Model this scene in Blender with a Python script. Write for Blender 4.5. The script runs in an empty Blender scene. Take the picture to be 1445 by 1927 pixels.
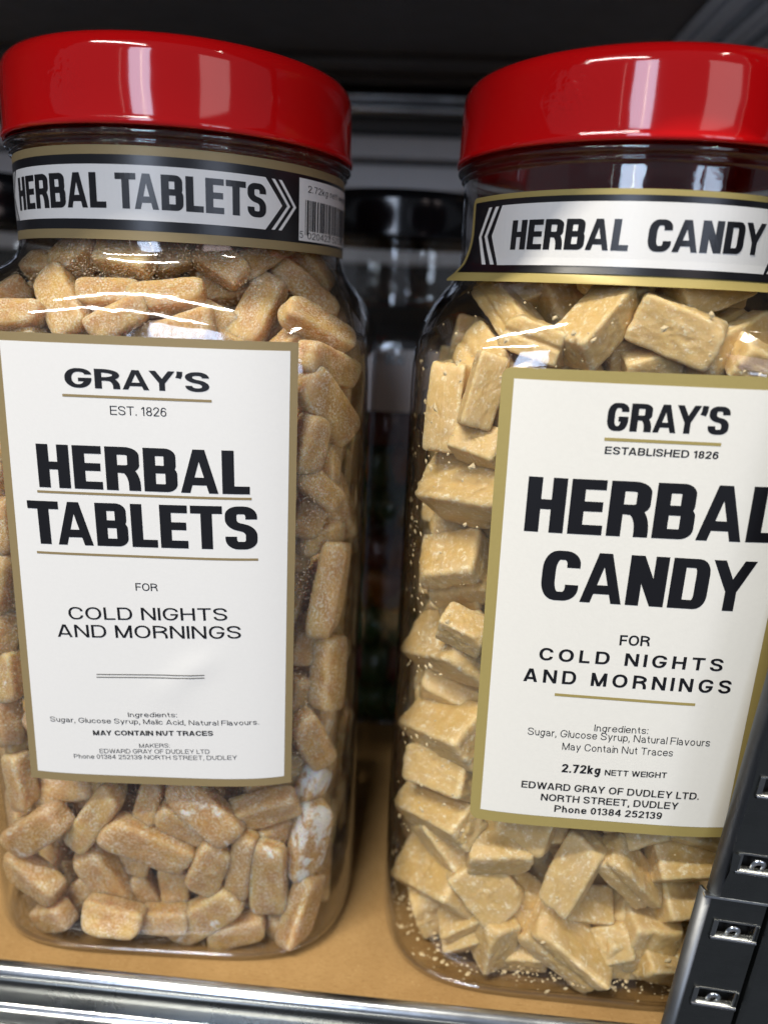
import bpy, bmesh, math, random
from mathutils import Vector, Matrix, Euler, noise

S = bpy.context.scene
COL = S.collection

# ------------------------------------------------------------------ camera
cam_d = bpy.data.cameras.new('camera')
cam_d.sensor_fit = 'VERTICAL'
cam_d.sensor_height = 36.0
cam_d.lens = 26.638
cam_d.clip_start = 0.005
cam_d.clip_end = 60.0
cam_d.dof.use_dof = True
cam_d.dof.focus_distance = 0.228
cam_d.dof.aperture_fstop = 5.8
cam = bpy.data.objects.new('camera', cam_d)
COL.objects.link(cam)
_f = Vector((0.00935, 0.96220, -0.27217)).normalized()
_r = Vector((0.99901, 0.00285, 0.04438)); _r = (_r - _f * _r.dot(_f)).normalized()
_u = _r.cross(_f)
cam.matrix_world = Matrix(((_r.x, _u.x, -_f.x, 0.07192), (_r.y, _u.y, -_f.y, -0.28850), (_r.z, _u.z, -_f.z, 0.23523), (0, 0, 0, 1)))
S.camera = cam

# ------------------------------------------------------------------ world: the dim room around the shelf
world = bpy.data.worlds.new('World')
S.world = world
world.use_nodes = True
bg = world.node_tree.nodes['Background']
bg.inputs[0].default_value = (0.80, 0.86, 1.0, 1)
bg.inputs[1].default_value = 0.17

# ------------------------------------------------------------------ lamps: ceiling strips, an added fill strip and the shop's windows
def area_lamp(name, loc, target, sx, sy, watts, colour, spread=180):
    d = bpy.data.lights.new(name, 'AREA')
    d.shape = 'RECTANGLE'
    d.size, d.size_y = sx, sy
    d.energy = watts
    d.color = colour
    d.spread = math.radians(spread)
    o = bpy.data.objects.new(name, d)
    COL.objects.link(o)
    o.location = loc
    o.rotation_euler = (Vector(target) - Vector(loc)).to_track_quat('-Z', 'Y').to_euler()
    return o

def pane_lamp(name, x0, x1, z0, z1, y, radiance, colour):
    sx, sz = x1 - x0, z1 - z0
    c = Vector(((x0 + x1) / 2, y, (z0 + z1) / 2))
    return area_lamp(name, c, c + Vector((0, 1, 0)), sx, sz, radiance * math.pi * sx * sz, colour)

WARM = (1.0, 0.93, 0.80)
BLUE = (0.66, 0.78, 1.0)
area_lamp('strip_lamp', (-0.55, -0.84, 1.80), (0.08, -0.06, 0.15), 1.1, 0.055, 52.0, WARM).rotation_euler = (math.radians(25), 0, 0)
area_lamp('strip_lamp', (1.05, -0.75, 1.75), (0.08, -0.06, 0.15), 0.05, 1.1, 11.0, WARM).rotation_euler = (0, math.radians(32), 0)
area_lamp('strip_lamp', (-0.9, -1.6, 1.75), (0.08, -0.06, 0.15), 1.3, 0.05, 16.0, (1.0, 0.96, 0.90))  # added fill strip, brightens the vertical faces from the upper left
for za, zb, k in ((1.14, 2.70, 9.5), (0.45, 1.06, 9.0)):
    pane_lamp('window', -1.40, -0.83, za, zb, -4.0, k, BLUE)
    pane_lamp('window', -0.82, -0.79, za, zb, -4.0, 24.0, (1.0, 0.95, 0.9))
    pane_lamp('window', -0.78, -0.44, za, zb, -4.0, k * 1.1, BLUE)
pane_lamp('window', -1.86, -1.83, 0.45, 2.70, -4.0, 4.0, (1.0, 0.86, 0.80))
for xa, xb in ((1.80, 2.12), (2.30, 3.45)):
    pane_lamp('window', xa, xb, 0.40, 1.04, -4.0, 6.5, BLUE)
    pane_lamp('window', xa, xb, 1.18, 1.38, -4.0, 6.5, BLUE)
pane_lamp('window', 1.75, 3.70, 1.50, 2.75, -4.05, 2.0, (1.0, 0.80, 0.78))

S.view_settings.view_transform = 'Standard'
S.view_settings.look = 'None'
S.view_settings.exposure = 0.0
S.view_settings.gamma = 1.0
S.view_settings.use_curve_mapping = False
S.render.film_transparent = False
cy = S.cycles
cy.use_denoising = True
cy.max_bounces = 14
cy.diffuse_bounces = 4
cy.glossy_bounces = 4
cy.transmission_bounces = 4
cy.transparent_max_bounces = 40
cy.caustics_reflective = False
cy.caustics_refractive = False
cy.sample_clamp_indirect = 4.0

# ------------------------------------------------------------------ material helpers
class NT:
    def __init__(self, name):
        self.m = bpy.data.materials.new(name)
        self.m.use_nodes = True
        self.t = self.m.node_tree
        self.t.nodes.clear()
        self.out = self.t.nodes.new('ShaderNodeOutputMaterial')
    def n(self, kind, **kw):
        nd = self.t.nodes.new('ShaderNode' + kind)
        for k, v in kw.items():
            if k.startswith('_'):
                setattr(nd, k[1:], v)
            else:
                key = int(k[1:]) if k[0] == 'i' and k[1:].isdigit() else k.replace('__', ' ')
                self.put(nd.inputs[key], v)
        return nd
    def put(self, sock, v):
        if isinstance(v, bpy.types.NodeSocket):
            self.t.links.new(v, sock)
        elif isinstance(v, bpy.types.Node):
            self.t.links.new(v.outputs[0], sock)
        else:
            if isinstance(v, tuple) and len(v) == 3 and sock.type == 'RGBA':
                v = v + (1,)
            sock.default_value = v
    def math(self, op, a, b=None, clamp=False):
        nd = self.n('Math', _operation=op, _use_clamp=clamp)
        self.put(nd.inputs[0], a)
        if b is not None: self.put(nd.inputs[1], b)
        return nd.outputs[0]
    def mix(self, fac, a, b):
        nd = self.n('Mix', _data_type='RGBA')
        self.put(nd.inputs[0], fac); self.put(nd.inputs[6], a); self.put(nd.inputs[7], b)
        return nd.outputs[2]
    def ramp(self, fac, lo, hi):
        nd = self.n('MapRange', _clamp=True)
        self.put(nd.inputs[0], fac); nd.inputs[1].default_value = lo; nd.inputs[2].default_value = hi
        return nd.outputs[0]
    def noise(self, vec, scale, detail=3.0, rough=0.55):
        nd = self.n('TexNoise', Scale=scale, Detail=detail, Roughness=rough)
        if vec is not None: self.put(nd.inputs['Vector'], vec)
        return nd.outputs['Fac']
    def bump(self, height, strength, dist=0.001):
        return self.n('Bump', Height=height, Strength=strength, Distance=dist).outputs[0]
    def done(self, shader):
        self.put(self.out.inputs[0], shader)
        return self.m

def principled(name, base, rough, metal=0.0, spec=0.5, noise_amt=0.0, noise_scale=200.0, bump=0.0, bump_scale=400.0, coat=0.0):
    t = NT(name)
    co = t.n('TexCoord').outputs['Object']
    p = t.n('BsdfPrincipled', Roughness=rough, Metallic=metal)
    p.inputs['Specular IOR Level'].default_value = spec
    p.inputs['Coat Weight'].default_value = coat
    p.inputs['Coat Roughness'].default_value = 0.08
    if noise_amt:
        f = t.noise(co, noise_scale)
        dark = tuple(c * (1 - noise_amt) for c in base); light = tuple(min(1, c * (1 + noise_amt)) for c in base)
        t.put(p.inputs['Base Color'], t.mix(f, dark, light))
        t.put(p.inputs['Roughness'], t.n('MapRange', i0=f, i3=max(0.02, rough * 0.8), i4=min(1, rough * 1.25)).outputs[0])
    else:
        p.inputs['Base Color'].default_value = base + (1,)
    if bump:
        t.put(p.inputs['Normal'], t.bump(t.noise(co, bump_scale), bump, 0.0004))
    return t.done(p)

def clear_plastic(name, dust=0.0, reflect=1.5, tint=(0.97, 0.965, 0.95), edge=(0.34, 0.33, 0.32), wave=0.5):
    t = NT(name)
    co = t.n('TexCoord').outputs['Object']
    lw = t.n('LayerWeight', Blend=0.5).outputs['Facing']
    e = t.math('POWER', lw, 5.0)
    tr = t.n('BsdfTransparent', Color=t.mix(e, tint, edge))
    wob = t.math('ADD', t.noise(co, 26.0, 2.0, 0.5), t.math('MULTIPLY', t.noise(co, 120.0, 2.0, 0.5), 0.22))
    nb = t.bump(wob, wave, 0.0012)
    gl = t.n('BsdfGlossy', Roughness=0.055, Normal=nb)
    gl.inputs['Color'].default_value = (0.96, 0.97, 1.0, 1)
    fz = t.n('LayerWeight', Blend=0.5, Normal=nb).outputs['Facing']
    fr = t.math('ADD', t.math('MULTIPLY', t.math('POWER', fz, 5.0), 0.96), 0.04)
    fac = t.math('MINIMUM', t.math('MULTIPLY', fr, reflect), 0.9)
    sh = t.n('MixShader', i0=fac, i1=tr, i2=gl).outputs[0]
    if dust:
        fine = t.ramp(t.noise(co, 1500.0, 2.0, 0.6), 0.56, 0.70)
        cloud = t.ramp(t.noise(co, 45.0, 3.0, 0.6), 0.42, 0.75)
        m = t.math('MULTIPLY', t.math('MULTIPLY', fine, t.math('ADD', cloud, 0.22)), dust, True)
        df = t.n('BsdfDiffuse', Color=(0.78, 0.66, 0.52))
        sh = t.n('MixShader', i0=m, i1=sh, i2=df).outputs[0]
    return t.done(sh)

M = {}
def lid_red(name, deg):
    t = NT(name)
    co = t.n('TexCoord').outputs['Object']
    a = math.radians(deg)
    d = t.n('VectorMath', _operation='DISTANCE', i0=co); d.inputs[1].default_value = (.0574 * math.sin(a), -.0574 * math.cos(a), .290)
    m = t.math('SUBTRACT', 1.0, t.ramp(d.outputs['Value'], 0.002, 0.0085))
    h = t.math('ADD', t.math('MULTIPLY', t.math('MULTIPLY', t.noise(co, 330.0, 2, 0.5), m), 1.0), t.math('MULTIPLY', t.noise(co, 55.0, 2, 0.5), 0.16))
    p = t.n('BsdfPrincipled', Roughness=t.n('MapRange', i0=t.noise(co, 120.0, 3), i3=0.045, i4=0.10).outputs[0], Normal=t.bump(h, 0.5, 0.0011))
    p.inputs['Base Color'].default_value = (0.56, 0.004, 0.005, 1)
    p.inputs['Specular IOR Level'].default_value = 0.62
    return t.done(p)
M['red'] = lid_red('red_plastic', -18.0)
M['red_b'] = lid_red('red_plastic_dented', -30.0)
M['black_lid'] = principled('black_plastic', (0.006, 0.006, 0.007), 0.12)
M['clear'] = clear_plastic('clear_plastic')
M['clear_inner'] = clear_plastic('clear_plastic_inner', reflect=0.8)
M['clear_dusty'] = clear_plastic('clear_plastic_dusty', dust=0.55, reflect=0.8)
M['rim'] = clear_plastic('clear_plastic_rim', reflect=4.0, tint=(0.9, 0.86, 0.78), edge=(0.75, 0.70, 0.62), wave=0.1)
M['paper'] = principled('white_paper', (0.70, 0.695, 0.68), 0.34, spec=0.45, noise_amt=0.02, noise_scale=900, bump=0.06, bump_scale=1400)
M['paper_cream'] = principled('cream_paper', (0.725, 0.71, 0.655), 0.40, spec=0.4, noise_amt=0.025, noise_scale=700, bump=0.08, bump_scale=1200)
M['gold'] = principled('bronze_gold_ink', (0.27, 0.205, 0.10), 0.42, spec=0.4, metal=0.15, noise_amt=0.04, noise_scale=900)
M['olive_gold'] = principled('olive_gold_ink', (0.365, 0.290, 0.100), 0.42, spec=0.4, metal=0.15, noise_amt=0.04, noise_scale=900)
M['ink'] = principled('black_ink', (0.006, 0.006, 0.008), 0.30, spec=0.55)
M['grey_ink'] = principled('grey_ink', (0.16, 0.155, 0.14), 0.40)
def board():
    t = NT('brown_cardboard')
    co = t.n('TexCoord').outputs['Object']
    mp = t.n('Mapping', Vector=co); mp.inputs['Scale'].default_value = (1, 3.5, 1)
    fib = t.noise(mp.outputs[0], 420.0, 4, 0.75)
    blot = t.noise(co, 38.0, 5, 0.65)
    col = t.mix(t.ramp(blot, .3, .7), (0.31, 0.182, 0.068), (0.39, 0.240, 0.096))
    col = t.mix(t.math('MULTIPLY', t.ramp(fib, .50, .70), .55), col, (0.20, 0.105, 0.032))
    col = t.mix(t.math('MULTIPLY', t.ramp(t.noise(co, 900.0, 2), .64, .72), .5), col, (0.52, 0.36, 0.17))
    p = t.n('BsdfPrincipled', Roughness=0.72, Normal=t.bump(fib, 0.35, 0.0004))
    t.put(p.inputs['Base Color'], col)
    p.inputs['Specular IOR Level'].default_value = 0.25
    return t.done(p)
M['board'] = board()
M['steel'] = None
M['dark_steel'] = principled('dark_painted_steel', (0.055, 0.050, 0.047), 0.38, spec=0.5, noise_amt=0.15, noise_scale=60)
M['grey_steel'] = principled('grey_painted_steel', (0.60, 0.60, 0.62), 0.42, spec=0.5, noise_amt=0.1, noise_scale=80)
M['gap'] = principled('gap_shade', (0.01, 0.01, 0.01), 0.7)  # near-black that stands for the shade in slat gaps and slots

def steel(name, base, rough):
    t = NT(name)
    co = t.n('TexCoord').outputs['Object']
    mp = t.n('Mapping', Vector=co); mp.inputs['Scale'].default_value = (30, 900, 900)
    brushed = t.noise(mp.outputs[0], 4.0, 3)
    smear = t.noise(co, 55.0, 4, 0.65)
    specks = t.ramp(t.noise(co, 1100.0, 2), 0.70, 0.78)
    f = t.math('ADD', t.math('MULTIPLY', brushed, 0.4), t.math('MULTIPLY', smear, 0.6))
    col = t.mix(f, tuple(c * 0.72 for c in base), tuple(min(1, c * 1.25) for c in base))
    p = t.n('BsdfPrincipled', Metallic=1.0, Roughness=t.math('ADD', t.math('MULTIPLY', smear, 0.16), rough - 0.06))
    t.put(p.inputs['Base Color'], col)
    t.put(p.inputs['Normal'], t.bump(t.math('ADD', t.math('MULTIPLY', smear, 1.0), t.math('MULTIPLY', specks, 0.25)), 0.12, 0.0008))
    return t.done(p)
M['steel'] = steel('galvanised_steel', (0.30, 0.31, 0.31), 0.24)
M['steel_fold'] = steel('folded_steel_edge', (0.17, 0.175, 0.18), 0.42)  # same steel, lighter than the face for the reflection along the fold
M['steel_shaded'] = steel('shaded_galvanised_steel', (0.135, 0.14, 0.135), 0.26)  # same steel, darkened for faces that reflect the dark surroundings
M['steel_lit'] = steel('lit_galvanised_steel', (0.62, 0.65, 0.68), 0.22)  # same steel, lightened where rims, rails and ribs catch the light

def tablet_mat():
    t = NT('sugared_amber_sweet')
    co = t.n('TexCoord').outputs['Object']
    oi = t.n('ObjectInfo')
    rnd = oi.outputs['Random']
    off = t.n('VectorMath', _operation='ADD', i0=co)
    cmb = t.n('CombineXYZ', X=t.math('MULTIPLY', rnd, 37.0), Y=t.math('MULTIPLY', rnd, 11.0), Z=rnd)
    t.put(off.inputs[1], cmb)
    v = off.outputs[0]
    amber = t.mix(rnd, (0.52, 0.285, 0.060), (0.66, 0.44, 0.145))
    amber = t.mix(t.ramp(t.noise(v, 1.6, 2), 0.35, 0.7), amber, (0.50, 0.27, 0.10))
    fine = t.ramp(t.noise(v, 17.0, 4, 0.85), 0.485, 0.60)
    cloud = t.ramp(t.noise(v, 2.4, 4, 0.6), 0.38, 0.62)
    dust = t.math('MULTIPLY', fine, t.math('ADD', t.math('MULTIPLY', cloud, 0.70), 0.30), True)
    geo = t.n('NewGeometry')
    ridge = t.ramp(geo.outputs['Pointiness'], 0.50, 0.60)
    dust = t.math('ADD', dust, t.math('MULTIPLY', ridge, 0.22), True)
    col = t.mix(dust, amber, (0.88, 0.83, 0.71))
    amt = t.n('Attribute', _attribute_type='OBJECT', _attribute_name='powder').outputs['Fac']
    blot = t.noise(v, 1.5, 5, 0.65)
    th = t.math('SUBTRACT', 0.70, t.math('MULTIPLY', amt, 0.11))
    pm = t.math('MULTIPLY', t.math('SUBTRACT', blot, th), 14.0, True)
    col = t.mix(pm, col, (0.96, 0.94, 0.91))
    p = t.n('BsdfPrincipled', Roughness=t.math('ADD', 0.26, t.math('MULTIPLY', dust, 0.45)))
    t.put(p.inputs['Base Color'], col)
    p.inputs['Specular IOR Level'].default_value = 0.5
    p.inputs['Subsurface Weight'].default_value = 0.9
    p.inputs['Subsurface Radius'].default_value = (1.0, 0.68, 0.36)
    p.inputs['Subsurface Scale'].default_value = 0.008
    h = t.math('ADD', t.noise(v, 36.0, 3, 0.7), t.math('MULTIPLY', pm, 0.12))
    t.put(p.inputs['Normal'], t.bump(h, 0.75, 0.00035))
    return t.done(p)

def candy_mat():
    t = NT('tan_boiled_candy')
    co = t.n('TexCoord').outputs['Object']
    rnd = t.n('ObjectInfo').outputs['Random']
    off = t.n('VectorMath', _operation='ADD', i0=co)
    t.put(off.inputs[1], t.n('CombineXYZ', X=t.math('MULTIPLY', rnd, 29.0), Y=t.math('MULTIPLY', rnd, 17.0), Z=rnd))
    v = off.outputs[0]
    base = t.mix(rnd, (0.62, 0.415, 0.145), (0.73, 0.525, 0.225))
    base = t.mix(t.ramp(t.noise(v, 1.3, 3), 0.35, 0.72), base, (0.66, 0.465, 0.215))
    grain = t.ramp(t.noise(v, 9.0, 5, 0.7), 0.52, 0.74)
    geo = t.n('NewGeometry')
    ridge = t.ramp(geo.outputs['Pointiness'], 0.51, 0.60)
    pale = t.math('ADD', t.math('MULTIPLY', grain, 0.5), t.math('MULTIPLY', t.math('MULTIPLY', ridge, t.ramp(t.noise(v, 7.0, 4, .7), 0.35, 0.6)), 0.75), True)
    col = t.mix(pale, base, (0.92, 0.80, 0.54))
    gran = t.ramp(t.noise(v, 6.5, 5, 0.78), 0.54, 0.60)
    gran = t.math('MULTIPLY', gran, t.ramp(t.noise(v, 2.2, 3, 0.6), 0.42, 0.56))
    frost = t.ramp(t.noise(v, 2.2, 4, 0.6), 0.50, 0.72)
    col = t.mix(t.math('MULTIPLY', frost, 0.35), col, (0.78, 0.65, 0.48))
    col = t.mix(t.math('MULTIPLY', gran, 0.8), col, (0.95, 0.87, 0.66))
    p = t.n('BsdfPrincipled', Roughness=t.math('ADD', 0.30, t.math('MULTIPLY', pale, 0.45)))
    t.put(p.inputs['Base Color'], col)
    p.inputs['Specular IOR Level'].default_value = 0.4
    p.inputs['Subsurface Weight'].default_value = 0.45
    p.inputs['Subsurface Radius'].default_value = (1.0, 0.72, 0.38)
    p.inputs['Subsurface Scale'].default_value = 0.004
    h = t.math('ADD', t.math('MULTIPLY', t.noise(v, 12.0, 5, 0.7), 0.8), t.math('ADD', t.math('MULTIPLY', grain, 0.4), t.math('MULTIPLY', gran, 0.3)))
    t.put(p.inputs['Normal'], t.bump(h, 0.32, 0.0006))
    return t.done(p)

M['tablet'] = tablet_mat()
M['candy'] = candy_mat()
M['crumb'] = principled('pale_candy_crumb', (0.76, 0.62, 0.38), 0.6, noise_amt=0.1, noise_scale=800)

# ------------------------------------------------------------------ object helpers
def tag(o, label=None, cat=None, group=None, kind=None):
    if label: o['label'] = label
    if cat: o['category'] = cat
    if group: o['group'] = group
    if kind: o['kind'] = kind
    return o

def empty(name, loc=(0, 0, 0), rz=0.0):
    o = bpy.data.objects.new(name, None)
    o.empty_display_size = 0.01
    COL.objects.link(o)
    o.location = loc
    o.rotation_euler = (0, 0, rz)
    return o

def mesh_obj(name, verts, faces, mat, parent=None, smooth=True, mats=None, fmat=None):
    me = bpy.data.meshes.new(name)
    me.from_pydata(verts, [], faces)
    for mm in (mats or [mat]): me.materials.append(mm)
    if fmat: me.polygons.foreach_set('material_index', fmat)
    if smooth: me.polygons.foreach_set('use_smooth', [True] * len(me.polygons))
    me.update()
    o = bpy.data.objects.new(name, me)
    COL.objects.link(o)
    if parent: o.parent = parent
    return o

def bm_obj(name, bm, mat, parent=None, smooth=False, sharp=None):
    me = bpy.data.meshes.new(name)
    bmesh.ops.recalc_face_normals(bm, faces=bm.faces)
    bm.to_mesh(me); bm.free()
    me.materials.append(mat)
    if smooth: me.polygons.foreach_set('use_smooth', [True] * len(me.polygons))
    o = bpy.data.objects.new(name, me)
    COL.objects.link(o)
    if parent: o.parent = parent
    return o

def add_box(bm, x0, x1, y0, y1, z0, z1, bev=0.0):
    r = bmesh.ops.create_cube(bm, size=1.0)
    bmesh.ops.scale(bm, vec=(x1 - x0, y1 - y0, z1 - z0), verts=r['verts'])
    bmesh.ops.translate(bm, vec=((x0 + x1) / 2, (y0 + y1) / 2, (z0 + z1) / 2), verts=r['verts'])
    if bev:
        es = list({e for v in r['verts'] for e in v.link_edges})
        bmesh.ops.bevel(bm, geom=es, offset=bev, segments=2, affect='EDGES', profile=0.6)

# ------------------------------------------------------------------ jar geometry
NECK = 0.0552
A0, N0 = 0.06906, 4.272
SHOULDER = [(0, 0), (.2075, 0), (.2097, .004), (.2144, .013), (.2189, .034), (.2225, .072), (.2261, .140), (.2294, .235), (.2323, .34), (.2348, .46), (.2374, .61), (.2399, .77), (.2418, .87), (.2438, .945), (.2467, 1), (.4, 1)]
def lerp_table(tab, x):
    for (a, b), (c, d) in zip(tab, tab[1:]):
        if x <= c:
            return b + (d - b) * (x - a) / (c - a)
    return tab[-1][1]
def neck_r(z):
    r = NECK
    for zc, amp, wd in ((0.2742, 0.0011, 0.0006), (0.2768, 0.0024, 0.0012)):
        r += amp * math.exp(-((z - zc) / wd) ** 4)
    return r
def jar_r(th, z, inset=0.0):
    c, s = abs(math.cos(th)), abs(math.sin(th))
    rs = A0 * (c ** N0 + s ** N0) ** (-1 / N0)
    if z < .007: rs -= .007 * (1 - math.sqrt(max(0, 1 - (1 - max(z, 0) / .007) ** 2)))
    t = lerp_table(SHOULDER, z)
    return (1 - t) * rs + t * (neck_r(z) if z > .27 else NECK) - inset
def face_pt(u, z, off):
    """a point on the front face of the jar, u metres right of its middle"""
    v = A0 * (1 - abs(u / A0) ** N0) ** (1 / N0)
    return (u, -v - off, z)
def neck_pt(th, z, off):
    th = math.radians(th)
    r = jar_r(th, z) + off if z < 0.2467 else NECK + off
    return (r * math.sin(th), -r * math.cos(th), z)

def build_jar_body(name, parent, inner_mat):
    NS = 128
    zs = [0.0, .0006, .0014, .0024, .0036, .005, .007] + [.007 + i * .011 for i in range(1, 18)]
    zs += [z for z, _ in SHOULDER[2:-1]] + [.2505, .256, .262, .268, .2725] + [.2730 + i * .0004 for i in range(16)] + [.282, .290, .2985]
    zs = sorted(set(round(z, 5) for z in zs))
    verts, faces, fm = [], [], []
    def shell(inset, zlist, mi, flip):
        base = len(verts)
        for z in zlist:
            for i in range(NS):
                th = 2 * math.pi * i / NS
                r = jar_r(th, z, inset)
                verts.append((r * math.cos(th), r * math.sin(th), z))
        for k in range(len(zlist) - 1):
            for i in range(NS):
                a, b = base + k * NS + i, base + k * NS + (i + 1) % NS
                q = (a, b, b + NS, a + NS)
                faces.append(q[::-1] if flip else q); fm.append(mi)
        c = len(verts); verts.append((0, 0, zlist[0] + (0.004 if not flip else 0.005)))
        for i in range(NS):
            a, b = base + i, base + (i + 1) % NS
            faces.append((b, a, c) if not flip else (a, b, c)); fm.append(mi)
    shell(0.0, [z + .0003 for z in zs], 0, False)
    shell(0.0012, [max(z, .0016) + (.0003 if z > .0016 else .00003 * i) for i, z in enumerate(zs)], 1, True)
    # thick foot ring of the base
    base = len(verts); NT_ = 8
    for i in range(NS):
        th = 2 * math.pi * i / NS
        r0 = jar_r(th, 0.0022) - .0013
        for k in range(NT_):
            a = 2 * math.pi * k / NT_
            r = r0 + .0011 * math.cos(a)
            verts.append((r * math.cos(th), r * math.sin(th), .0020 + .0012 * math.sin(a)))
    for i in range(NS):
        for k in range(NT_):
            a, b = base + i * NT_ + k, base + i * NT_ + (k + 1) % NT_
            c, d = base + ((i + 1) % NS) * NT_ + (k + 1) % NT_, base + ((i + 1) % NS) * NT_ + k
            faces.append((a, d, c, b)); fm.append(2)
    return mesh_obj(name, verts, faces, None, parent, True, [M['clear'], inner_mat, M['rim']], fm)

def build_lid(parent, mat):
    prof = [(.0567, .2786), (.0573, .2783), (.0579, .2785), (.0582, .2792), (.0580, .2800), (.0577, .2810), (.0574, .289), (.0572, .2966), (.0569, .2988), (.0562, .3005), (.0550, .3018), (.0533, .3025), (.048, .3027), (.047, .3021), (.0, .3021)]
    inner = [(.0567, .2786), (.0562, .2799), (.0561, .2965), (.0557, .2980), (.0, .2982)]
    NS = 144
    verts, faces = [], []
    for pr, flip in ((prof, False), (inner, True)):
        base = len(verts)
        for r, z in pr:
            for i in range(NS):
                th = 2 * math.pi * i / NS
                verts.append((max(r, 1e-5) * math.cos(th), max(r, 1e-5) * math.sin(th), z))
        for k in range(len(pr) - 1):
            for i in range(NS):
                a, b = base + k * NS + i, base + k * NS + (i + 1) % NS
                q = (a, b, b + NS, a + NS)
                faces.append(q[::-1] if flip else q)
    return mesh_obj('lid', verts, faces, mat, parent)

# ------------------------------------------------------------------ a stroke-built sans lettering
def _round(pts, closed, steps=7):
    """pts: (x, y[, q]); q is the share of the neighbouring half segments spent on rounding that corner"""
    P = [(p[0], p[1], (p[2] if len(p) > 2 else 0)) for p in pts]
    n = len(P); out = []
    for i, (x, y, q) in enumerate(P):
        if q <= 0 or (not closed and i in (0, n - 1)):
            out.append((x, y)); continue
        px, py, _ = P[i - 1]; nx, ny, _ = P[(i + 1) % n]
        fi = 1.0 if (not closed and i == 1) else .5
        fo = 1.0 if (not closed and i == n - 2) else .5
        a = (x + (px - x) * q * fi, y + (py - y) * q * fi)
        b = (x + (nx - x) * q * fo, y + (ny - y) * q * fo)
        k = .5523
        c1 = (a[0] + (x - a[0]) * k, a[1] + (y - a[1]) * k); c2 = (b[0] + (x - b[0]) * k, b[1] + (y - b[1]) * k)
        for s in range(steps + 1):
            t = s / steps; m = 1 - t
            out.append(tuple(m ** 3 * a[j] + 3 * m * m * t * c1[j] + 3 * m * t * t * c2[j] + t ** 3 * b[j] for j in (0, 1)))
    res = []
    for p in out:
        if not res or math.hypot(p[0] - res[-1][0], p[1] - res[-1][1]) > 1e-4: res.append(p)
    if closed and len(res) > 1 and math.hypot(res[0][0] - res[-1][0], res[0][1] - res[-1][1]) < 1e-4: res.pop()
    return res

def _densify(pl, closed, step=1.6):
    out = []; n = len(pl)
    for i in range(n if closed else n - 1):
        a, b = pl[i], pl[(i + 1) % n]
        k = max(1, int(math.hypot(b[0] - a[0], b[1] - a[1]) / step))
        for j in range(k): out.append((a[0] + (b[0] - a[0]) * j / k, a[1] + (b[1] - a[1]) * j / k))
    if not closed: out.append(pl[-1])
    return out

def _ribbon(pl, closed, s, b):
    pts = [(x / s, y / b) for x, y in pl]; n = len(pts); L, R = [], []
    for i in range(n):
        d = []
        if closed or i > 0: d.append((pts[i][0] - pts[i - 1][0], pts[i][1] - pts[i - 1][1]))
        if closed or i < n - 1: d.append((pts[(i + 1) % n][0] - pts[i][0], pts[(i + 1) % n][1] - pts[i][1]))
        ns = []
        for dx, dy in d:
            l = math.hypot(dx, dy) or 1e-9; ns.append((-dy / l, dx / l))
        if len(ns) == 1: mx, my = ns[0]; k = 1
        else:
            mx, my = ns[0][0] + ns[1][0], ns[0][1] + ns[1][1]; l = math.hypot(mx, my) or 1e-9; mx /= l; my /= l
            k = min(1 / max(mx * ns[0][0] + my * ns[0][1], .3), 2.2)
        L.append(((pts[i][0] + mx * .5 * k) * s, (pts[i][1] + my * .5 * k) * b))
        R.append(((pts[i][0] - mx * .5 * k) * s, (pts[i][1] - my * .5 * k) * b))
    return [(R[i], R[(i + 1) % n], L[(i + 1) % n], L[i]) for i in range(n if closed else n - 1)]

def _clip(poly, x0, x1, y0, y1):
    for ax, lim, sg in ((0, x0, 1), (0, x1, -1), (1, y0, 1), (1, y1, -1)):
        out = []
        for i in range(len(poly)):
            a, c = poly[i], poly[(i + 1) % len(poly)]
            da, dc = (a[ax] - lim) * sg, (c[ax] - lim) * sg
            if da >= 0: out.append(a)
            if (da >= 0) != (dc >= 0):
                t = da / (da - dc); out.append((a[0] + (c[0] - a[0]) * t, a[1] + (c[1] - a[1]) * t))
        poly = out
        if len(poly) < 3: return []
    return poly

WID = dict(A=9, B=8, C=8.6, D=8.7, E=7.6, F=7, G=9, H=8.4, I=1.2, K=8.4, L=6.6, M=9.8, N=8.5, O=9.4, P=7.8, R=8.4, S=7.9, T=8, U=8.3, V=8.8, W=12.6, X=8.6, Y=8.6, Z=7.6,
           a=6.2, c=6, d=6.1, e=6.3, f=3.6, g=6.1, h=5.9, i=1.2, k=6, l=1.2, m=9.6, n=5.9, o=6.4, p=6.1, r=3.6, s=5.7, t=3.6, u=5.9, v=6.4, w=9.4, x=6.2, y=6.4)
WID.update({'0': 6.4, '1': 4, '2': 6.4, '3': 6.4, '4': 6.8, '5': 6.4, '6': 6.4, '7': 6.4, '8': 6.4, '9': 6.4, '.': 1.4, ',': 1.4, ':': 1.4, "'": 1.6})
HEAVY = dict(H=7.1, E=6.3, R=7.5, B=7.3, A=8.3, L=5.9, T=7.2, S=7.2, C=7.3, N=7.4, D=7.3, Y=8.4, G=7.4)

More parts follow.
